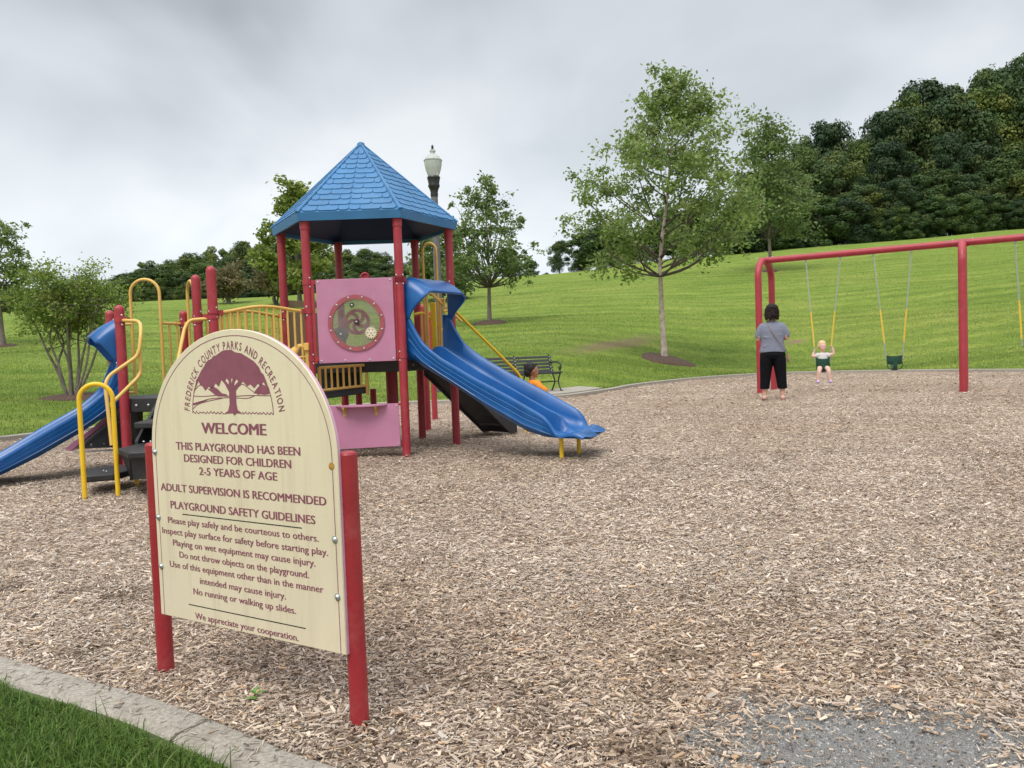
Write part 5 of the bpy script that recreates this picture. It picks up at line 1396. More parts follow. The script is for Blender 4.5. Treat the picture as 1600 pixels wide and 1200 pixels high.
def swing(name, label, A, B, sA, sB, kind, f0=.55, f1=.93):
    """A, B: hanger points under the beam; sA, sB: seat ends"""
    root = thing(name, label, 'swing', tuple((sA + sB) / 2), 'swings hanging from the red frame')
    for a, s in ((A, sA), (B, sB)):
        d = s - a; L = d.length; u = d.normalized(); v1 = u.cross(Vector((0, 1, .2))).normalized(); v2 = u.cross(v1)
        mb = MB(); n = int(L / .037)
        for i in range(n):
            f = i / n
            chain_link(mb, a + d * ((i + .5) / n), u, v1 if i % 2 else v2)
        ch = mb.build('chain', M['steel'], root, fix=False)
        pts, rs = [], []
        for i in range(40):
            f = f0 + (f1 - f0) * i / 39; pts.append(a + d * f); rs.append(.0155 + .0028 * math.sin(i * 1.6))
        MB().tube(pts, rs, 8).build('chain_sleeve', M['sleeve'], ch)
        mb = MB(); mb.tube([a + Vector((0, 0, .09)), a], .012, 8); mb.tube(arc(a + Vector((0, 0, .0)), .02, 0, 2 * math.pi, v1, u, 10)[:-1], .006, 6, closed=True)
        mb.build('hanger', M['steel'], root)
    c = (sA + sB) / 2; w = (sB - sA).length / 2; ux = (sB - sA); ux.z = 0; ux.normalize(); uy = Vector((-ux.y, ux.x, 0))
    if kind == 'bucket':
        R = []
        H = .17; n = 28
        for z, k in ((-.17, .88), (-.165, .93), (-.08, .97), (-.01, 1.0), (.0, 1.0), (.0, .94), (-.02, .93), (-.08, .90), (-.16, .86)):
            ring_ = []
            for i in range(n):
                t = 2 * math.pi * i / n
                x = w * k * math.cos(t); y = .125 * k * math.sin(t); y = y * (1.0 if y > 0 else .9)
                ring_.append(c + ux * x + uy * y + Vector((0, 0, z + .012 * math.cos(2 * t))))
            R.append(ring_)
        mb = MB(); mb.rings(R + [R[0]], cap=False); seat = mb.build('bucket_seat', M['bucket'], root, ang=60)
        mb = MB()
        for sx in (-.034, .034):
            pass
        cs = [c + uy * -.112 + Vector((0, 0, -.13)), c + uy * -.10 + Vector((0, 0, -.22)), c + uy * -.03 + Vector((0, 0, -.275)), c + uy * .05 + Vector((0, 0, -.27)), c + uy * .11 + Vector((0, 0, -.15))]
        P = spline(cs, 5)
        rr_ = [p + ux * -.040 for p in P]; r2 = [p + ux * .040 for p in P]
        vs = []; fs = []
        for i, p in enumerate(P):
            t = (P[min(i + 1, len(P) - 1)] - P[max(i - 1, 0)]).normalized(); nn = ux.cross(t).normalized() * .012
            wd_ = .036 + .03 * (i / (len(P) - 1)) ** 2
            vs += [p - ux * wd_ - nn, p + ux * wd_ - nn, p + ux * wd_ + nn, p - ux * wd_ + nn]
        for i in range(len(P) - 1):
            for k in range(4): fs.append((4 * i + k, 4 * i + (k + 1) % 4, 4 * i + 4 + (k + 1) % 4, 4 * i + 4 + k))
        fs += [(3, 2, 1, 0), tuple(len(vs) - 4 + k for k in range(4))]
        mb.add(vs, fs); mb.build('crotch_strap', M['bucket'], seat)
        for sx in (-1, 1):
            mb = MB(); mb.tube(spline([c + ux * sx * w * .92 + uy * -.03 + Vector((0, 0, -.12)), c + ux * sx * w * .80 + uy * -.05 + Vector((0, 0, -.24)), c + ux * sx * .04 + uy * -.01 + Vector((0, 0, -.275))], 6), .009, 8); mb.build('side_strap', M['bucket'], seat)
        for sx in (-1, 1):
            mb = MB(); mb.tube([c + ux * sx * w * 1.0 + Vector((0, 0, -.07)), c + ux * sx * w * 1.0 + Vector((0, 0, .02))], .011, 8); mb.build('seat_bracket', M['steel'], seat)
    else:
        pts = [sA * (1 - t) + sB * t + Vector((0, 0, -.075 * math.sin(math.pi * t))) for t in np.linspace(0, 1, 13)]
        mb = MB(); vs = []; fs = []
        for p in pts: vs += [p - uy * .07, p + uy * .07, p + uy * .07 - Vector((0, 0, .012)), p - uy * .07 - Vector((0, 0, .012))]
        for i in range(12):
            for k in range(4): fs.append((4 * i + k, 4 * i + (k + 1) % 4, 4 * i + 4 + (k + 1) % 4, 4 * i + 4 + k))
        fs += [(3, 2, 1, 0), (48, 49, 50, 51)]
        mb.add(vs, fs); mb.build('belt_seat', M['bucket'], root, bevel=.003)
    return root
def beam_pt(px_):
    """point under the beam on the photo column px_"""
    best = min((abs((lambda q: 800 + FPX * float(np.dot(np.array(q) - _O, _rt)) / float(np.dot(np.array(q) - _O, _fw)))(zv(W0 + wd * t, BZ)) - px_), t) for t in np.linspace(0, BAY * 1.6, 700))[1]
    return zv(W0 + wd * best, BZ - .075)
A_, B_ = beam_pt(1259), beam_pt(1313)
def seat_at(pxa, pxb, py, Y): return at(pxa, py, Y)
c1 = (A_ + B_) / 2
fwd_sw = wp_
# the child's swing hangs a little forward; its seat ends
s1a, s1b = at(1274, 560, c1.y + .10), at(1297, 559.5, c1.y + .02)
sw1 = swing('bucket_swing', 'dark green bucket swing on yellow sleeved chains with a toddler sitting in it', A_, B_, s1a, s1b, 'bucket', .53, .88)
A2_, B2_ = beam_pt(1364.5), beam_pt(1423.5)
c2 = (A2_ + B2_) / 2
s2a, s2b = at(1384.5, 556, c2.y + .10), at(1410.5, 555.5, c2.y + .0)
sw2 = swing('bucket_swing', 'empty dark green bucket swing on yellow sleeved chains', A2_, B2_, s2a, s2b, 'bucket', .55, .87)
A3_ = beam_pt(1586.5); B3_ = A3_ + wd * .62
s3a = at(1597, 541, A3_.y); s3b = s3a + wd * .50
sw3 = swing('belt_swing', 'swing at the right edge of the photo with a flat seat and yellow sleeved chain', A3_, B3_, s3a, s3b, 'belt', .56, .93)

# ------------------------------------------------------------------ people
def fuse(mb, voxel, name, m, parent, smooth_it=4):
    """join overlapping solids into one continuous skin"""
    me = mb.mesh(name, Vector((0, 0, 0)), smooth=False)
    ob = bpy.data.objects.new(name, me); COL.objects.link(ob)
    r = ob.modifiers.new('r', 'REMESH'); r.mode = 'VOXEL'; r.voxel_size = voxel; r.use_smooth_shade = True
    s_ = ob.modifiers.new('s', 'SMOOTH'); s_.iterations = smooth_it; s_.factor = 0.5
    dg = bpy.context.evaluated_depsgraph_get(); dg.update()
    m2 = bpy.data.meshes.new_from_object(ob.evaluated_get(dg)); m2.name = name
    bpy.data.objects.remove(ob); bpy.data.meshes.remove(me)
    m2.materials.clear()
    o = bpy.data.objects.new(name, m2); COL.objects.link(o); m2.materials.append(m)
    if parent is not None: o.parent = parent
    return o
def eloft(mb, secs, n=18):
    """secs: (centre, rx, ry) ellipses with axes right=x, front=y in a frame tilted by optional axes"""
    R = []
    for q in secs:
        c, rx, ry = Vector(q[0]), q[1], q[2]
        ax = q[3] if len(q) > 3 else Vector((1, 0, 0)); ay = q[4] if len(q) > 4 else Vector((0, 1, 0))
        R.append([c + ax * (rx * math.cos(2 * math.pi * k / n)) + ay * (ry * math.sin(2 * math.pi * k / n)) for k in range(n)])
    return mb.rings(R)
def limb(mb, pts, rs, n=12):
    P = spline(pts, 4); k = len(pts)
    r = [float(np.interp(i / (len(P) - 1) * (k - 1), range(k), rs)) for i in range(len(P))]
    mb.tube(P, r, n)
    mb.ell(P[0], (rs[0],) * 3, 10, 6); mb.ell(P[-1], (rs[-1],) * 3, 10, 6)
def hand(mb, wrist, dirn, palm_n, s, curl, side):
    """palm and five fingers; dirn along the hand, palm_n out of the palm, side towards the thumb"""
    d = Vector(dirn).normalized(); p = Vector(palm_n); p = (p - d * p.dot(d)).normalized(); t = d.cross(p) * side
    w = Vector(wrist)
    mb.tube([w, w + d * .03 * s, w + d * .085 * s], [.022 * s, .034 * s, .036 * s], 10, flat=.5, fdir=p)
    for i, (o_, L) in enumerate(((.027, .068), (.009, .078), (-.009, .073), (-.026, .056))):
        b = w + d * .082 * s + t * o_ * s; q = [b]; ang = 0
        for j in range(3):
            ang += curl; b = b + (d * math.cos(ang) + p * math.sin(ang)) * (L / 3 * s); q.append(b)
        mb.tube(q, [.0095 * s, .009 * s, .0085 * s, .007 * s], 7); mb.ell(q[-1], (.007 * s,) * 3, 7, 5)
    b = w + d * .025 * s + t * .03 * s
    q = [b, b + (d * .5 + t * .7) * .035 * s, b + (d * .85 + t * .75 + p * curl * .6) * .055 * s]
    mb.tube(q, [.012 * s, .0105 * s, .008 * s], 7); mb.ell(q[-1], (.008 * s,) * 3, 7, 5)
def head(mb, c, s, rot=None, child=False):
    """skull, jaw, nose, ears, lips; faces +y before rot; s = head height"""
    rot = rot or Matrix.Identity(3); c = Vector(c)
    def q(x, y, z): return c + rot @ (Vector((x, y, z)) * s)
    k = 1.14 if child else 1.0
    mb.ell(q(0, -.03, .06), (.34 * s * k, .40 * s, .40 * s), 18, 12, rot)
    mb.ell(q(0, .08, -.18), (.26 * s * k, .27 * s, .30 * s), 16, 10, rot)
    if child:
        for sx in (-1, 1): mb.ell(q(.15 * sx, .17, -.20), (.14 * s, .15 * s, .15 * s), 12, 8, rot)
    mb.ell(q(0, .34, -.10), (.055 * s, .075 * s, .07 * s), 10, 6, rot)
    mb.tube([q(0, .30, .02), q(0, .37, -.09)], [.03 * s, .045 * s], 8)
    mb.ell(q(0, .30, -.27), (.10 * s, .05 * s, .035 * s), 10, 6, rot)
    mb.ell(q(0, .27, -.41), (.10 * s, .08 * s, .07 * s), 10, 6, rot)
    for sx in (-1, 1):
        mb.ell(q(.34 * k * sx, -.03, -.04), (.03 * s, .07 * s, .11 * s), 8, 6, rot)
        mb.ell(q(.15 * sx, .24, -.15), (.10 * s, .08 * s, .09 * s), 10, 6, rot)
def face(parent, c, s, rot, iris, lip, T, brow):
    def q(x, y, z): return T(Vector(c) + rot @ (Vector((x, y, z)) * s))
    for sx in (-1, 1):
        mb = MB(); mb.ell(q(.14 * sx, .322, .005), (.052 * s, .035 * s, .030 * s), 10, 6); e_ = mb.build('eye', M['eye'], None); e_.parent = parent
        mb = MB(); mb.ell(q(.14 * sx, .345, .003), (.030 * s, .016 * s, .029 * s), 8, 5); i_ = mb.build('iris', iris, None); i_.parent = e_
    mb = MB(); mb.ell(q(0, .358, -.275), (.095 * s, .024 * s, .042 * s), 10, 6); li = mb.build('lips', lip, None); li.parent = parent
    for sx in (-1, 1):
        mb = MB(); mb.tube([q(.07 * sx, .345, .085), q(.14 * sx, .345, .105), q(.21 * sx, .30, .085)], [.008 * s, .013 * s, .006 * s], 6); br_ = mb.build('eyebrow', brow, None); br_.parent = parent
def skin(name, col):
    m = plain(name, col, 0.5, 0.06, 12); m.node_tree.nodes['Principled BSDF'].inputs['Subsurface Weight'].default_value = 0.0; return m
M['skin_a'] = skin('skin_light', (0.62, 0.36, 0.27)); M['skin_b'] = skin('skin_pale', (0.72, 0.46, 0.37)); M['skin_c'] = skin('skin_brown', (0.34, 0.155, 0.085))
M['eye'] = plain('eye_white', (0.75, 0.73, 0.70), 0.2, 0.02); M['iris_d'] = plain('iris_dark', (0.03, 0.018, 0.012), 0.2, 0.02); M['iris_b'] = plain('iris_blue', (0.10, 0.18, 0.26), 0.2, 0.02)
M['lip'] = plain('lips', (0.48, 0.17, 0.15), 0.45, 0.05); M['lip_c'] = plain('lips_brown', (0.30, 0.11, 0.08), 0.45, 0.05)
M['tee_grey'] = plain('heather_grey_knit', (0.19, 0.205, 0.265), 0.9, 0.28, 140, 0.5, 40, stain=(0.30, 0.31, 0.37), stain_amt=0.6, stain_scale=130)
M['trousers'] = plain('black_cotton', (0.006, 0.006, 0.008), 0.95, 0.3, 20, 0.3, 30, spec=0.15)
M['hair_d'] = plain('dark_brown_hair', (0.016, 0.008, 0.007), 0.6, 0.5, 40, 0.8, 50, spec=0.25)
M['hair_b'] = plain('blond_hair', (0.66, 0.46, 0.24), 0.5, 0.2, 40, 0.4, 60)
M['hair_k'] = plain('black_hair', (0.008, 0.006, 0.006), 0.65, 0.3, 60, 0.5, 90)
M['strap'] = plain('tan_leather', (0.33, 0.19, 0.13), 0.5, 0.15, 30)
M['tee_white'] = plain('pale_grey_knit', (0.62, 0.60, 0.58), 0.85, 0.08, 30, 0.3, 50)
M['orange'] = plain('orange_cotton', (0.78, 0.27, 0.02), 0.85, 0.06, 20, 0.3, 50)
M['shoe'] = plain('lilac_clog', (0.50, 0.38, 0.72), 0.5, 0.06, 20)
M['navy'] = plain('navy_cotton', (0.02, 0.03, 0.08), 0.85, 0.1, 20, 0.2, 40)
M['sole'] = plain('flip_flop', (0.10, 0.06, 0.05), 0.7, 0.1, 20)
I3 = Matrix.Identity(3)

# woman watching the swing, seen from behind
wb = gnd(1209, 626)
wo = thing('person', 'woman in grey t-shirt and black cropped trousers standing with her back turned, watching the swing', 'person', wb, rz=R_(-18))
H_ = Vector((0, 0, 0))
bdy = MB()
eloft(bdy, [((0, 0, .80), .17, .12), ((0, -.01, .90), .185, .125), ((0, 0, 1.02), .16, .11), ((0, .0, 1.15), .165, .11), ((0, 0, 1.28), .175, .11), ((0, -.005, 1.36), .14, .085), ((0, -.01, 1.42), .08, .06), ((0, 0, 1.47), .055, .055), ((0, .01, 1.54), .052, .055)])
head(bdy, (0, .015, 1.60), .225)
for sx in (-1, 1):
    limb(bdy, [(.085 * sx, 0, .84), (.125 * sx, .01, .47), (.155 * sx, -.01, .09)], [.105, .068, .036])
    limb(bdy, [(.155 * sx, -.035, .055), (.16 * sx, .05, .045), (.175 * sx, .15, .025)], [.038, .036, .026])
    for k in range(5): bdy.ell((.175 * sx + (k - 2) * .016, .175 - abs(k - (1 if sx > 0 else 3)) * .006, .017), (.009, .022, .011), 8, 5)
    limb(bdy, [(.165 * sx, 0, 1.33), (.243 * sx, .0, 1.12), (.135 * sx, .20, 1.16)], [.046, .043, .03])
    hand(bdy, (.135 * sx, .20, 1.16), (-.6 * sx, .75, .35), (-.5 * sx, -.3, .6), .95, .7, -sx)
fuse(bdy, .0085, 'body', M['skin_a'], wo)
top_ = MB()
eloft(top_, [((0, 0, .865), .222, .158), ((0, 0, .90), .224, .160), ((0, -.002, .98), .205, .150), ((0, -.004, 1.06), .196, .142), ((0, -.004, 1.16), .205, .142), ((0, -.004, 1.27), .208, .138), ((0, -.008, 1.34), .190, .115), ((0, -.012, 1.39), .14, .09), ((0, -.012, 1.43), .080, .068)], 24)
for sx in (-1, 1): limb(top_, [(.165 * sx, 0, 1.335), (.213 * sx, .0, 1.25), (.238 * sx, .005, 1.165)], [.064, .066, .063])
for z, a, b in ((.93, .05, -.02), (1.01, -.03, .05), (1.13, .02, .05)):      # soft folds over the back
    top_.tube(spline([(-.16, -.105, z + a), (-.03, -.139, z), (.15, -.105, z + b)], 4), .012, 6)
fuse(top_, .009, 'shirt', M['tee_grey'], wo, 3)
pn = MB()
eloft(pn, [((0, 0, .76), .205, .150), ((0, -.012, .82), .222, .162), ((0, -.006, .90), .205, .150), ((0, 0, .96), .19, .14)], 24)
for sx in (-1, 1):
    eloft(pn, [((.100 * sx, -.005, .84), .115, .135), ((.108 * sx, -.005, .72), .118, .135), ((.118 * sx, .0, .60), .108, .118), ((.134 * sx, .005, .42), .092, .098), ((.150 * sx, -.005, .215), .082, .086)], 20)
fuse(pn, .010, 'trousers', M['trousers'], wo, 3)
hr_ = MB(); rr = random.Random(5)
hr_.ell((0, -.015, 1.635), (.102, .115, .115), 16, 10)
for k in range(150):
    a = rr.uniform(math.pi * .95, math.pi * 2.05); z0 = rr.uniform(1.56, 1.715); r0 = .096 * math.sqrt(max(0.05, 1 - ((z0 - 1.625) / .115) ** 2))
    x, y = r0 * math.cos(a), -.015 + r0 * 1.08 * math.sin(a)
    L = rr.uniform(.08, .20); ze = max(z0 - L, 1.435 + rr.uniform(0, .05)); ph = rr.uniform(0, 6.28)
    pts = []
    for j in range(9):
        t = j / 8; z = z0 + (ze - z0) * t; cr_ = .015
        gx_ = 1.0 + .18 * t
        pts.append((x * gx_ + cr_ * math.cos(ph + t * 9), y * gx_ + cr_ * math.sin(ph + t * 9), z))
    hr_.tube(pts, [.012, .013, .013, .013, .013, .012, .011, .009, .006], 6)
fuse(hr_, .0055, 'hair', M['hair_d'], wo, 0)
lo_ = MB()
for k in range(170):
    a = rr.uniform(math.pi * .9, math.pi * 2.1); z0 = rr.uniform(1.50, 1.715); r0 = .106 * math.sqrt(max(0.03, 1 - ((z0 - 1.625) / .118) ** 2)) + (.012 if z0 < 1.6 else 0)
    x, y = r0 * math.cos(a), -.015 + r0 * 1.1 * math.sin(a); L = rr.uniform(.03, .10); ph = rr.uniform(0, 6.28); q_ = rr.uniform(.006, .013)
    lo_.tube([(x * (1 + .1 * j / 7) + q_ * math.cos(ph + j), y * (1 + .1 * j / 7) + q_ * math.sin(ph + j), z0 - L * j / 7) for j in range(8)], [.0045, .0045, .0045, .004, .004, .0035, .003, .0015], 4)
o_ = lo_.build('curls', M['hair_d'], None); o_.parent = wo
bag = thing('shoulder_bag', 'small brown bag on a tan strap worn across the back of the woman', 'bag', wb, rz=R_(-18))
mb = MB(); st = [(-.085, .06, 1.435), (-.095, -.03, 1.425), (-.075, -.10, 1.36), (.0, -.152, 1.22), (.10, -.155, 1.08), (.20, -.11, .96), (.245, -.02, .86), (.25, .0, .80)]
mb.tube(spline(st, 6), .011, 8, flat=.4, fdir=(0, 1, 0)); o_ = mb.build('strap', M['strap'], None); o_.parent = bag
mb = MB(); mb.box((.262, .05, .755), (.05, .20, .14)); o_ = mb.build('pouch', M['strap'], None, bevel=.02); o_.parent = bag

# toddler in the bucket swing
cs_ = (s1a + s1b) / 2; sx_ = (s1b - s1a); sx_.z = 0
tb = Vector((cs_.x, cs_.y, cs_.z - .30))
fa = math.atan2(sx_.y, sx_.x)
kid = thing('person', 'blond toddler in a pale top sitting in the bucket swing, gripping both chains', 'person', tb, rz=fa + math.pi)
# local frame: x to the child's right side of picture reversed, y towards the viewer
b2 = MB()
eloft(b2, [((0, -.01, .10), .085, .085), ((0, -.01, .20), .10, .08), ((0, -.01, .30), .095, .075), ((0, -.01, .38), .09, .065), ((0, -.01, .415), .05, .045), ((0, 0, .44), .035, .035), ((0, .0, .47), .034, .035)])
hrot = Matrix.Rotation(R_(22), 3, 'Z')
head(b2, (0, .01, .548), .195, hrot, True)
Mi = Matrix.Rotation(-(fa + math.pi), 3, 'Z')
def chain_pt(a, s, f): return Mi @ (a + (s - a) * f - tb)
for sx, (a, s, f) in ((-1, (B_, s1b, .885)), (1, (A_, s1a, .925))):
    hp_ = chain_pt(a, s, f)
    sh_ = Vector((.095 * (1 if hp_.x > 0 else -1), 0, .375)); sg = 1 if hp_.x > 0 else -1
    el = Vector((hp_.x + sg * .035, .02, (sh_.z + hp_.z) / 2 - .07))
    wr = hp_ + Vector((sg * .022, .012, -.035))
    limb(b2, [sh_, el, wr], [.036, .030, .022])
    hand(b2, wr, Vector((-sg * .25, .05, 1)), Vector((-sg, -.2, 0)), .62, .95, sg)
for sg in (-1, 1):
    limb(b2, [(.055 * sg, .02, .09), (.085 * sg, .19, .075), (.105 * sg, .20, -.12), (.115 * sg, .20, -.16)], [.058, .046, .032, .028])
    limb(b2, [(.115 * sg, .19, -.17), (.125 * sg, .27, -.175)], [.028, .022])
fuse(b2, .0055, 'body', M['skin_b'], kid)
tt_ = MB(); eloft(tt_, [((0, -.01, .09), .098, .096), ((0, -.01, .20), .112, .092), ((0, -.01, .31), .108, .086), ((0, -.01, .385), .096, .072), ((0, -.01, .415), .055, .05)])
for sg in (-1, 1): limb(tt_, [(.085 * sg, 0, .375), (.12 * sg, .005, .355)], [.046, .045])
fuse(tt_, .006, 'shirt', M['tee_white'], kid, 3)
sh2 = MB(); eloft(sh2, [((0, 0, .06), .098, .10), ((0, -.01, .13), .10, .095)])
for sg in (-1, 1): limb(sh2, [(.05 * sg, .02, .09), (.066 * sg, .09, .085)], [.066, .062])
fuse(sh2, .006, 'shorts', M['navy'], kid, 3)
h2 = MB(); h2.ell(hrot @ Vector((0, -.018, .02)) + Vector((0, .006, .575)), (.082, .084, .080), 16, 10)
for k in range(46):
    a = rr.uniform(math.pi * 1.0, math.pi * 2.0); q = hrot @ Vector((.080 * math.cos(a), .078 * math.sin(a) - .01, rr.uniform(-.02, .05)))
    q0 = q + Vector((0, .01, .565)); q1 = q * 1.06 + Vector((0, .01, .565 - rr.uniform(.05, .10))); h2.tube([q0, (q0 + q1) / 2 + q * .06, q1], [.009, .009, .004], 6)
fuse(h2, .0045, 'hair', M['hair_b'], kid, 1)
face(kid, (0, .01, .548), .195, hrot, M['iris_b'], M['lip'], lambda v: v, M['hair_b'])
for sg in (-1, 1):
    mb = MB(); mb.ell((.12 * sg, .24, -.180), (.034, .062, .032), 12, 8); mb.ell((.115 * sg, .195, -.168), (.033, .035, .035), 12, 8)
    fuse(mb, .005, 'shoe', M['shoe'], kid, 3)

# boy half hidden behind the slide, turned to the right
kb_ = at(826, 676, 9.95); kb_ = Vector((kb_.x + .06, 9.95, 0.0))
kb_.z = 0.0
boy = thing('person', 'small boy with short black hair and orange t-shirt standing behind the double slide', 'person', kb_, rz=R_(-78))
b3 = MB(); hs = .185
eloft(b3, [((0, 0, .36), .085, .07), ((0, .01, .44), .085, .075), ((0, .03, .53), .088, .08), ((0, .025, .60), .095, .07), ((0, .015, .635), .05, .045), ((0, .01, .66), .036, .038), ((0, .01, .70), .036, .038)])
head(b3, (0, .02, .765), hs, None, True)
for sg in (-1, 1):
    limb(b3, [(.045 * sg, 0, .38), (.052 * sg, .005, .21), (.055 * sg, -.005, .05)], [.055, .042, .028])
    limb(b3, [(.055 * sg, -.015, .03), (.06 * sg, .075, .022)], [.028, .02])
    limb(b3, [(.095 * sg, .025, .585), (.12 * sg, .14, .49), (.10 * sg, .22, .44)], [.036, .03, .022])
    hand(b3, (.10 * sg, .22, .44), (-.1 * sg, .9, -.3), (-sg, 0, 0), .62, .4, -sg)
fuse(b3, .0055, 'body', M['skin_c'], boy)
t3 = MB(); eloft(t3, [((0, 0, .33), .100, .09), ((0, .01, .42), .098, .094), ((0, .04, .53), .098, .102), ((0, .04, .60), .098, .092), ((0, .025, .648), .070, .068)])
for sg in (-1, 1): limb(t3, [(.085 * sg, .035, .598), (.108 * sg, .085, .555), (.116 * sg, .135, .52)], [.046, .045, .044])
fuse(t3, .006, 'shirt', M['orange'], boy, 3)
s3 = MB(); eloft(s3, [((0, 0, .30), .098, .082), ((0, 0, .38), .096, .08)])
for sg in (-1, 1): limb(s3, [(.048 * sg, 0, .34), (.055 * sg, .005, .20)], [.062, .056])
fuse(s3, .006, 'shorts', M['navy'], boy, 3)
h3 = MB(); h3.ell((0, -.010, .797), (.079, .083, .078), 16, 10); h3.ell((0, -.045, .76), (.068, .05, .075), 12, 8)
for k in range(60):
    a = rr.uniform(0, 6.28); q = Vector((.062 * math.cos(a), .074 * math.sin(a) - .008, .80 + rr.uniform(.0, .055))); h3.tube([q, q * 1.0 + Vector((.006 * math.cos(a), .006 * math.sin(a), -.015))], [.009, .005], 5)
fuse(h3, .0045, 'hair', M['hair_k'], boy, 1)
face(boy, (0, .02, .765), hs, I3, M['iris_d'], M['lip_c'], lambda v: v, M['hair_k'])
for sg in (-1, 1):
    mb = MB(); mb.ell((.058 * sg, .03, .03), (.036, .075, .034), 12, 8); mb.ell((.056 * sg, -.01, .04), (.034, .04, .04), 12, 8)
    fuse(mb, .005, 'shoe', M['navy'], boy, 3)
mb = MB(); mb.lathe([(.014, 0), (.014, .001)], (.113, .045, .535), (1, .1, 0), n=12); lg_ = mb.build('shirt_print', M['navy'], None); lg_.parent = boy
boy.scale = (1.04, 1.04, 1.04)
# ------------------------------------------------------------------ trees
def lerp(a, b, t): return a + (b - a) * t
def leaf_mesh(name, C, size, cols, droop=0.3, asp=0.55, r=None, nrm=None):
    """C (n,3) leaf centres; each leaf is one small pointed face"""
    r = r or rng; n = len(C)
    d = r.normal(0, 1, (n, 3)); d[:, 2] = d[:, 2] * 0.6 - droop; d /= np.linalg.norm(d, axis=1, keepdims=True)
    if nrm is not None:
        nn = nrm + r.normal(0, .38, (n, 3)); d = r.normal(0, 1, (n, 3)); d -= nn * (d * nn).sum(1, keepdims=True) / (nn * nn).sum(1, keepdims=True); d /= np.linalg.norm(d, axis=1, keepdims=True)
    else: nn = r.normal(0, 1, (n, 3)); nn[:, 2] = np.abs(nn[:, 2]) * 0.9 + 0.25
    nn -= d * (d * nn).sum(1, keepdims=True); nn /= np.linalg.norm(nn, axis=1, keepdims=True)
    s = np.cross(d, nn); L = size * r.uniform(0.6, 1.35, (n, 1)); W = L * asp
    V = np.stack([C - d * L * .5, C - s * W * .5 + d * L * 0.02, C + d * L * .5 + nn * L * -.08, C + s * W * .5 + d * L * 0.02], 1).reshape(-1, 3)
    return np_mesh(name, V, np.arange(4 * n).reshape(n, 4), np.repeat(cols, 4, 0))
def palette(n, cols, p, r, jit=0.18):
    c = np.array(cols)[r.choice(len(cols), n, p=p)]
    return c * r.uniform(1 - jit, 1 + jit, (n, 1))
GREEN_BIRCH = ([(0.20, 0.29, 0.070), (0.27, 0.36, 0.10), (0.14, 0.215, 0.052), (0.38, 0.42, 0.19)], [.35, .3, .22, .13])
GREEN_PEAR = ([(0.15, 0.225, 0.065), (0.205, 0.28, 0.085), (0.105, 0.17, 0.048), (0.31, 0.35, 0.16)], [.35, .3, .23, .12])
GREEN_LIGHT = ([(0.21, 0.28, 0.05), (0.28, 0.34, 0.075), (0.15, 0.21, 0.04), (0.36, 0.38, 0.12)], [.35, .3, .25, .1])
GREEN_BUSH = ([(0.20, 0.285, 0.050), (0.28, 0.36, 0.075), (0.14, 0.21, 0.04), (0.32, 0.27, 0.10)], [.40, .33, .22, .05])
OLIVE = ([(0.165, 0.150, 0.065), (0.21, 0.185, 0.08), (0.12, 0.115, 0.045), (0.24, 0.17, 0.09)], [.35, .25, .25, .15])
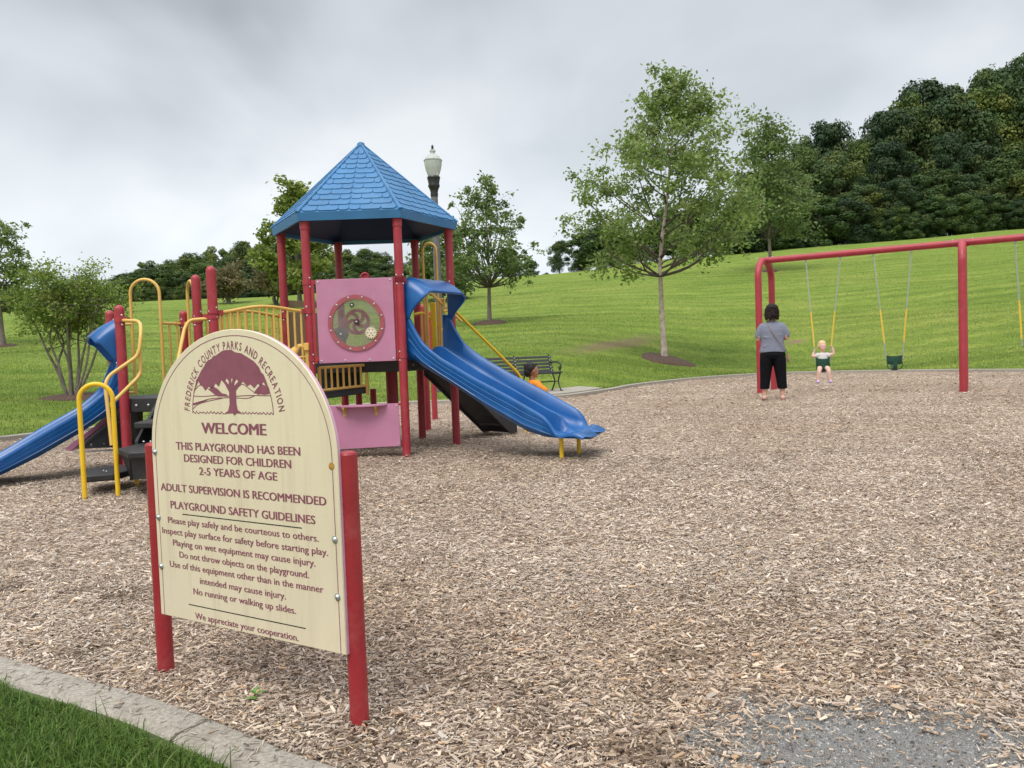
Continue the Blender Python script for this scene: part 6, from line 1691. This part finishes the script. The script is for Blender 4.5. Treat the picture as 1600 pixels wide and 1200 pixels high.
def build_tree(name, label, base, H, prof, trunk_top, nl, ncl, nleaf, rc, leaf, rt, pal, seed, bark='bark', lean=(0, 0), up=0.75, droop=0.3, cat='tree', group=None, stems=None, crown_off=(0, 0), trunk_h=None, jag=1.0):
    """prof: [(height, radius)] of the crown; limbs spring from the trunk and carry leaf clusters"""
    r = np.random.default_rng(seed)
    root = thing(name, label, cat, tuple(base), group)
    hs = [h for h, _ in prof]; rs = [q for _, q in prof]
    h0, h1 = hs[0], hs[-1]
    R = lambda h: float(np.interp(h, hs, rs))
    wood = MB(); limbs = MB()
    def axis(h):
        t = h / H
        return np.array([lean[0] * t + crown_off[0] * max(0, (h - h0) / (H - h0)) + .005 * H * math.sin(h * 6 / H + seed), lean[1] * t + crown_off[1] * max(0, (h - h0) / (H - h0)), h])
    if stems is None:
        hh = np.linspace(0, H * trunk_top, 12)
        pts = [tuple(axis(h)) for h in hh]; pts[0] = (pts[0][0], pts[0][1], -.15)
        rad = [rt * (1 - .86 * (h / (H * trunk_top)) ** .8) for h in hh]; rad[0] *= 1.3
        wood.tube(pts, rad, 10)
        starts = []
        for i in range(nl):
            f = (i + .5) / nl
            he = h0 + (h1 - h0) * (.06 + .92 * f) + r.normal(0, .02) * H
            a = i * 2.39996 + r.normal(0, .3)
            rr_ = R(min(max(he, h0), h1)) * r.uniform(.75, 1.05)
            hs_ = max(h0 * .82, he - rr_ * up - .04 * H); hs_ = min(hs_, H * trunk_top * .97)
            starts.append((axis(hs_), np.array([axis(he)[0] + rr_ * math.cos(a), axis(he)[1] + rr_ * math.sin(a), he]), rt * .42 * (1 - .55 * hs_ / H)))
    else:
        starts = []
        for (ang, spread, hend, rad) in stems:
            top = np.array([spread * math.cos(ang), spread * math.sin(ang), hend])
            kx = r.normal(0, .07, (3, 2)) * H
            P = [np.array([.06 * math.cos(ang), .06 * math.sin(ang), -.1])] + [top * t ** np.array([1.15, 1.15, 1.0]) + np.array([*kx[j], 0]) * .5 for j, t in enumerate((.3, .55, .8))] + [top]
            Q = spline([tuple(p) for p in P], 5)
            wood.tube(Q, [rad * (1 - .7 * i / (len(Q) - 1)) for i in range(len(Q))], 8)
            for i in range(nl):
                b = Q[int(len(Q) * r.uniform(.45, .98))]; he = r.uniform(h0 + (h1 - h0) * .2, h1); a = r.uniform(0, 6.283); q = R(he) * r.uniform(.5, 1.0)
                starts.append((np.array(b), np.array([q * math.cos(a), q * math.sin(a), he]) * .75 + np.array([top[0], top[1], he]) * .25, rad * .35))
    nodes = []
    for (b, e_, rad) in starts:
        m1 = b + (e_ - b) * .4 + np.array([0, 0, -.06 * np.linalg.norm(e_ - b)]) + r.normal(0, .035, 3) * H * .5
        m2 = b + (e_ - b) * .75 + r.normal(0, .03, 3) * H * .5
        Q = spline([tuple(b), tuple(m1), tuple(m2), tuple(e_)], 4); k = len(Q)
        limbs.tube(Q, [max(rad * (1 - .88 * i / (k - 1)), .004) for i in range(k)], 6)
        nodes.append(([np.array(q) for q in Q], rad))
    cen = []
    for i in range(ncl):
        Q, rad = nodes[i % len(nodes)]; t = r.uniform(.35, 1.02) ** .8
        p = Q[min(int(t * (len(Q) - 1) + .5), len(Q) - 1)]
        c = p + r.normal(0, 1, 3) * rc * np.array([1.1, 1.1, .75])
        limbs.tube([tuple(p), tuple((p + c) / 2 + r.normal(0, .1, 3) * rc), tuple(c)], [max(rad * .2, .006), max(rad * .12, .004), .003], 4)
        cen.append(c)
    o = link('trunk', wood.mesh('trunk', Vector((0, 0, 0)), True, 60, True), M[bark]); o.parent = root
    o = link('limbs', limbs.mesh('limbs', Vector((0, 0, 0)), True, 60, True), M['limb']); o.parent = root
    cen = np.array(cen)
    w = r.uniform(.5, 1.5, len(cen)); ci = r.choice(len(cen), nleaf, p=w / w.sum())
    g_ = r.normal(0, 1, (nleaf, 3)); spread = r.uniform(.35, 1.0, (len(cen), 1))[ci]
    C = cen[ci] + g_ * rc * np.array([1, 1, .7]) * spread
    ck = np.array(pal[0])[r.choice(len(pal[0]), len(cen), p=pal[1])][ci]
    cols = .5 * ck + .5 * palette(nleaf, pal[0], pal[1], r)
    lf = link('crown', leaf_mesh('crown', C, leaf, cols, droop, r=r), M['leaf']); lf.parent = root
    return root
def ring_mound(c, r, h, seed):
    rr2 = random.Random(seed); mb = MB(); n = 28; vs = []; fs = []
    for j, (q, z) in enumerate(((1.0, -.03), (.9, .35), (.55, .85), (0.12, 1.0))):
        for k in range(n):
            a = 2 * math.pi * k / n; w = 1 + (.10 * math.sin(3 * a + seed) + rr2.uniform(-.05, .05)) * (1 if j < 2 else .4)
            x, y = c.x + r * q * w * math.cos(a), c.y + r * q * w * math.sin(a)
            vs.append((x, y, lz(x, y) + h * z + (rr2.uniform(-.012, .012) if j else -.02)))
    for j in range(3):
        for k in range(n): fs.append((j * n + k, j * n + (k + 1) % n, (j + 1) * n + (k + 1) % n, (j + 1) * n + k))
    fs.append(tuple(3 * n + k for k in range(n)))
    mb.add(vs, fs); o = mb.build('mulch_ring', M['dark_mulch']); tag(o, 'ring of dark bark mulch round a tree on the lawn', 'ground', kind='structure'); return o
def hpx(base, ytop, xtop):
    return at(xtop, ytop, base.y).z - base.z
def wpx(base, px_): return px_ * base.y / FPX

# the river birch right of centre
b = on_lawn(1041, 563); H = hpx(b, 112, 1070); s = b.y / FPX
pr = [(H * .36, 95 * s), (H * .42, 130 * s), (H * .50, 150 * s), (H * .60, 142 * s), (H * .70, 112 * s), (H * .80, 88 * s), (H * .90, 55 * s), (H * .98, 12 * s)]
build_tree('birch_tree', 'tall loose river birch with pale peeling trunk on the slope right of centre', b, H, pr, .93, 52, 400, 22000, 13.0 * s, 6.6 * s, 5.0 * s, GREEN_BIRCH, 23, 'birchbark', lean=(-16 * s, 0), up=.62, droop=.45, crown_off=(46 * s, 0))
ring_mound(b, 43 * s, 7 * s, 2)
# pear tree left of it
b = on_lawn(766, 506); H = hpx(b, 288, 775); s = b.y / FPX
pr = [(H * .32, 70 * s), (H * .40, 80 * s), (H * .52, 74 * s), (H * .66, 60 * s), (H * .80, 48 * s), (H * .92, 32 * s), (H * 1.0, 10 * s)]
build_tree('pear_tree', 'young upright tree with dense oval crown standing in a mulch ring behind the tower', b, H, pr, .8, 40, 260, 8800, 7.0 * s, 5.6 * s, 3.9 * s, GREEN_PEAR, 5, 'bark', up=1.7, droop=.05)
ring_mound(b, 28 * s, 6 * s, 5)
# sapling beside the wood
b = on_lawn(1204, 424); H = hpx(b, 188, 1212); s = b.y / FPX
pr = [(H * .26, 40 * s), (H * .36, 56 * s), (H * .50, 55 * s), (H * .66, 46 * s), (H * .80, 32 * s), (H * .92, 16 * s), (H * 1.0, 3 * s)]
build_tree('sapling', 'slim young tree on the upper slope just in front of the dark wood', b, H, pr, .9, 30, 240, 7800, 10 * s, 6 * s, 3.2 * s, GREEN_PEAR, 9, 'bark', up=1.1, droop=.1)
ring_mound(b, 13 * s, 2.5 * s, 7)
# yellow-green maple behind the tower
b = on_lawn(468, 480); H = hpx(b, 280, 478); s = b.y / FPX
pr = [(H * .14, 50 * s), (H * .28, 66 * s), (H * .45, 62 * s), (H * .60, 48 * s), (H * .68, 16 * s), (H * .85, 9 * s), (H * .97, 3 * s)]
build_tree('maple_tree', 'bright yellow-green maple behind the roofed tower, its top showing left of the roof', b, H, pr, .95, 34, 260, 10500, 7.5 * s, 7.5 * s, 4.0 * s, GREEN_LIGHT, 14, 'bark', up=.8, droop=.2)
# second green tree filling the gap right of the tower
b = on_lawn(690, 470); H = hpx(b, 345, 690); s = b.y / FPX
pr = [(H * .12, 34 * s), (H * .35, 46 * s), (H * .6, 42 * s), (H * .85, 24 * s), (H * 1.0, 6 * s)]
build_tree('small_tree', 'rounded green tree low behind the tower and the lamp post', b, H, pr, .9, 22, 180, 6500, 8.5 * s, 7 * s, 3.5 * s, GREEN_PEAR, 15, 'bark', up=.9)
# many-stemmed shrub on the left
b = on_lawn(112, 622); H = hpx(b, 418, 130); s = b.y / FPX
pr = [(H * .42, 62 * s), (H * .55, 92 * s), (H * .70, 98 * s), (H * .85, 84 * s), (H * 1.0, 40 * s)]
st = [(R_(165), 88 * s, H * .70, 2.9 * s), (R_(150), 55 * s, H * .8, 2.3 * s), (R_(95), 25 * s, H * .85, 2.4 * s), (R_(40), 35 * s, H * .86, 2.4 * s), (R_(200), 38 * s, H * .82, 2.2 * s), (R_(300), 30 * s, H * .86, 2.2 * s), (R_(5), 55 * s, H * .78, 2.4 * s), (R_(15), 90 * s, H * .72, 2.3 * s), (R_(340), 78 * s, H * .75, 2.0 * s), (R_(260), 15 * s, H * .9, 2.0 * s)]
build_tree('multi_stem_shrub', 'wide many-stemmed shrub with small leaves in a mulch ring at left', b, H, pr, .8, 5, 320, 11500, 12.0 * s, 5.2 * s, 4 * s, GREEN_BUSH, 31, 'bark', up=.7, stems=st, cat='shrub')
ring_mound(b + Vector((.1, .1, 0)), 52 * s, 5 * s, 9)
# tree on the left edge
b = on_lawn(4, 541); H = hpx(b, 342, 0); s = b.y / FPX
pr = [(H * .34, 40 * s), (H * .5, 52 * s), (H * .7, 48 * s), (H * .88, 34 * s), (H * 1.0, 10 * s)]
build_tree('edge_tree', 'dull green tree with a bare grey trunk cut by the left edge of the photo', b, H, pr, .9, 24, 200, 6000, 8 * s, 6 * s, 5.2 * s, GREEN_PEAR, 41, 'bark', up=.8, droop=.2)
ring_mound(b, 22 * s, 3 * s, 3)
# tree just out of frame whose leafy twigs reach in
b = Vector((-7.9, 8.6, lz(-7.9, 8.6))); H = 4.6
pr = [(1.9, 1.6), (2.4, 1.98), (3.0, 2.02), (3.8, 1.5), (4.6, .4)]
build_tree('overhanging_tree', 'tree mostly outside the photo whose leafy twigs reach in at the upper left edge', b, H, pr, .9, 30, 150, 3000, .16, .12, .09, GREEN_LIGHT, 77, 'bark', up=.3, droop=.5)
# two low brownish trees beyond the bridge
for i, (x, y, yt, wpx_, sd, lab) in enumerate(((358, 475, 424, 42, 51, 'low spreading brownish tree between the left red posts and the bridge'), (432, 478, 420, 48, 52, 'low dark-stemmed brownish tree behind the bridge railing'))):
    b = on_lawn(x, y); H = hpx(b, yt, x); s = b.y / FPX
    pr = [(H * .38, wpx_ * .75 * s), (H * .6, wpx_ * s), (H * .8, wpx_ * .8 * s), (H * 1.0, wpx_ * .3 * s)]
    st = [(a, wpx_ * .35 * s, H * .7, 1.8 * s) for a in (0.3, 1.9, 3.4, 5.0)]
    build_tree('low_tree', lab, b, H, pr, .8, 7, 130, 4500, 7 * s, 5 * s, 2 * s, OLIVE, sd, 'bark', up=.6, stems=st)

# the woods: prototypes of a big dense crown, copied with turns and scales
def forest_proto(seed, pal, nb=70, per=330, leaf=.31, wide=1.0):
    r = np.random.default_rng(seed); C = []; cc = []; NN = []
    R0, Hh = 5.6 * wide, 16.0
    for i in range(nb):
        zz = r.uniform(0, 1) ** .85; a = r.uniform(0, 6.283); shell = r.uniform(.55, 1.0) if i % 4 else r.uniform(.1, .5)
        wid = math.sqrt(max(0.0, 1 - ((zz - .36) / .70) ** 2))
        rad = r.uniform(1.0, 2.1) * (1.1 - .35 * zz)
        q = max(0, R0 * wid * shell - rad * .5)
        c = np.array([q * math.cos(a), q * math.sin(a), 2.2 + (Hh - 3.4) * zz])
        v = r.normal(0, 1, (per, 3)); v[:, 2] += .25; v /= np.linalg.norm(v, axis=1, keepdims=True)
        lump = 1 + .22 * np.sin(v[:, :1] * 5 + i) * np.sin(v[:, 1:2] * 5 + 2 * i) + .12 * np.sin(v[:, 2:] * 9 + i)
        p = c + v * np.array([1, 1, .78]) * rad * lump * r.uniform(.80, 1.04, (per, 1))
        C.append(p); NN.append(v + np.array([0, 0, .25])); base = np.array(pal[0])[r.choice(len(pal[0]), p=pal[1])] * r.uniform(.80, 1.25)
        cc.append(np.tile(base, (per, 1)) * r.uniform(.72, 1.28, (per, 1)))
    n_in = 700
    v = r.normal(0, 1, (n_in, 3)); v /= np.linalg.norm(v, axis=1, keepdims=True)
    C.append(v * np.array([2.6, 2.6, 4.6]) * r.uniform(.3, 1, (n_in, 1)) + np.array([0, 0, 7.6])); NN.append(v); cc.append(np.tile(np.array(pal[0][0]) * .9, (n_in, 1)))
    me = leaf_mesh('crown', np.concatenate(C), leaf, np.concatenate(cc), .12, .8, r, np.concatenate(NN))
    wd_ = MB(); wd_.tube([(0, 0, -1), (.1, 0, 4), (-.1, .1, 9), (0, 0, 13)], [.36, .28, .2, .06], 7)
    for k in range(7):
        a = k * 2.4; wd_.tube([(0, 0, 4 + k), (1.4 * math.cos(a), 1.4 * math.sin(a), 5.6 + k), (2.6 * math.cos(a), 2.6 * math.sin(a), 6.4 + k)], [.14, .1, .04], 5)
    return me, wd_.mesh('trunk', Vector((0, 0, 0)), True, 60, True)
FP1 = ([(0.055, 0.096, 0.032), (0.076, 0.118, 0.036), (0.040, 0.072, 0.030), (0.100, 0.132, 0.040)], [.35, .3, .22, .13])
FP2 = ([(0.052, 0.086, 0.036), (0.040, 0.074, 0.036), (0.078, 0.105, 0.036)], [.4, .4, .2])
FP3 = ([(0.078, 0.118, 0.034), (0.055, 0.092, 0.030), (0.110, 0.135, 0.045)], [.45, .35, .2])
PROTO = [forest_proto(101, FP1), forest_proto(102, FP2), forest_proto(103, FP3), forest_proto(104, FP1, 55, 400, .33, 1.15), forest_proto(105, FP2, 80, 300, .30, .9)]
first = {}
rf = random.Random(17)
def forest_tree(name, label, x, y, z, h, wsc, k, group, cat='tree'):
    me, tr_ = PROTO[k]
    root = thing(name, label, cat, (x, y, z), group, rz=rf.uniform(0, 6.28))
    sc = h / 16.0; root.scale = (sc * wsc, sc * wsc, sc)
    c = bpy.data.objects.new('crown', me); t = bpy.data.objects.new('trunk', tr_)
    for o, m in ((c, M['forest_leaf']), (t, M['bark'])):
        COL.objects.link(o); o.parent = root
        if len(o.data.materials) == 0: o.data.materials.append(m)
    return root
SKR = [(1180, 262), (1215, 236), (1250, 214), (1285, 180), (1312, 170), (1340, 192), (1358, 205), (1375, 172), (1400, 150), (1440, 112), (1475, 96), (1500, 112), (1525, 104), (1550, 84), (1575, 92), (1600, 62), (1700, 30), (1850, 10)]
def sky_r(x): return float(np.interp(x, [a for a, _ in SKR], [b for _, b in SKR]))
LR, GR = 'dense dark green tree in the wood along the ridge at right', 'trees of the dense wood on the right ridge'
for row, (Y, f, dx) in enumerate(((106, .46, 42), (112, .68, 46), (119, .87, 46), (127, 1.0, 40))):
    x = 1150 + row * 11
    while x < 1830:
        xx = x + rf.uniform(-8, 8)
        a = (xx - 800) / FPX; P = at(xx, 380, Y); z0 = lz(P.x, P.y)
        ybase = 372; yt = ybase + (sky_r(xx) - ybase) * (f * (rf.uniform(.78, 1.12) if row < 3 else rf.uniform(.95, 1.02)))
        h = at(xx, yt, Y).z - z0
        if h > 2.0:
            forest_tree('wood_tree', LR, P.x, P.y + rf.uniform(-2, 2), z0 - .2, h, min(1.1, max(.72, 13.0 / h)) * rf.uniform(.85, 1.15), rf.randrange(5), GR)
        x += dx
LU = 'low dark bush at the foot of the wood on the right ridge'
for x in range(1165, 1800, 22):
    xx = x + rf.uniform(-7, 7); P = at(xx, 380, 103.5); forest_tree('ridge_bush', LU, P.x, 103.5 + rf.uniform(-1, 1), lz(P.x, 103.5) - 1.0, rf.uniform(4.5, 8.0), rf.uniform(1.1, 1.5), rf.choice((0, 1, 3)), 'bushes along the foot of the right wood', 'bush')
SKL = [(-160, 436), (-60, 440), (60, 446), (130, 444), (165, 432), (200, 420), (250, 404), (310, 388), (350, 376), (390, 369), (440, 374), (520, 384), (600, 390), (660, 404), (720, 418), (780, 430), (830, 424)]
def sky_l(x): return float(np.interp(x, [a for a, _ in SKL], [b for _, b in SKL]))
LL, GL = 'dark green tree in the far wooded hill at left', 'trees of the far wooded hill on the left'
for row, (Y, f, dx) in enumerate(((110, .42, 30), (128, .75, 34), (145, 1.0, 30))):
    x = -190 + row * 9
    while x < 850:
        xx = x + rf.uniform(-7, 7); yb = float(np.interp(xx, [0, 400, 850], [488, 468, 432]))
        P = at(xx, 470, Y); z0 = lz(P.x, P.y)
        yt = yb + (sky_l(xx) - yb) * f * (rf.uniform(.88, 1.1) if row < 2 else rf.uniform(.95, 1.03))
        h = at(xx, yt, Y).z - z0
        if h > 1.5: forest_tree('hill_tree', LL, P.x, P.y + rf.uniform(-3, 3), z0 - .8, h + .6, min(1.6, max(.8, 10.5 / h)) * rf.uniform(.85, 1.15), rf.randrange(5), GL)
        x += dx
for (x, yt, Y, w, lab) in ((874, 374, 104, 1.0, 'round dark green tree alone on the skyline right of the young pear-shaped tree'), (948, 372, 106, 1.05, 'dark green tree on the skyline just left of the birch crown'), (985, 392, 104, 1.2, 'low dark bush on the skyline under the left side of the birch'), (912, 398, 108, 1.3, 'low pale green bush on the skyline between two dark trees')):
    P = at(x, 420, Y); z0 = lz(P.x, Y); h = at(x, yt, Y).z - z0 + .3
    forest_tree('skyline_tree', lab, P.x, Y, z0 - .3, h, w, rf.randrange(5), None)
for x in range(800, 1170, 26):
    if 850 < x < 900: continue
    P = at(x + rf.uniform(-6, 6), 420, 109); z0 = lz(P.x, 103); forest_tree('skyline_bush', 'low dark bush along the skyline between the pear tree and the right wood', P.x, 103, z0 - .7, rf.uniform(2.8, 5.2) * (1.0 if x < 900 else 1.6), 1.4, rf.randrange(5), 'bushes along the middle skyline', 'bush')

# weed seedling among the chips by the kerb
wp0 = gnd(398, 1103)
weed = thing('seedling', 'small green seedling sprouting from the wood chips under the sign', 'plant', wp0)
MB().tube([zv(wp0, -.01), wp0 + Vector((.002, .0, .02)), wp0 + Vector((.004, -.002, .04))], [.0025, .002, .0015], 6).build('stem', M['green_p'], weed)
M['weed'] = plain('weed_leaf', (0.10, 0.22, 0.03), 0.5, 0.2, 60)
for k, (a, L, z, t) in enumerate(((.3, .034, .036, .35), (2.2, .028, .038, .3), (3.6, .032, .028, .1), (5.0, .026, .030, .2), (1.2, .022, .044, .8), (4.3, .020, .042, .7))):
    d = Vector((math.cos(a) * math.cos(t), math.sin(a) * math.cos(t), math.sin(t))); sdd = Vector((-math.sin(a), math.cos(a), 0)); up_ = d.cross(sdd) * -1
    o0 = wp0 + Vector((.003, -.001, z)); mb = MB(); w = L * .28
    vs = [o0, o0 + d * L * .35 + sdd * w, o0 + d * L * .75 + sdd * w * .8, o0 + d * L - Vector((0, 0, .004)), o0 + d * L * .75 - sdd * w * .8, o0 + d * L * .35 - sdd * w, o0 + d * L * .5 - Vector((0, 0, .003))]
    mb.add(vs, [(0, 1, 6), (1, 2, 6), (2, 3, 6), (3, 4, 6), (4, 5, 6), (5, 0, 6)]); mb.build('leaf', M['weed'], weed, fix=False)
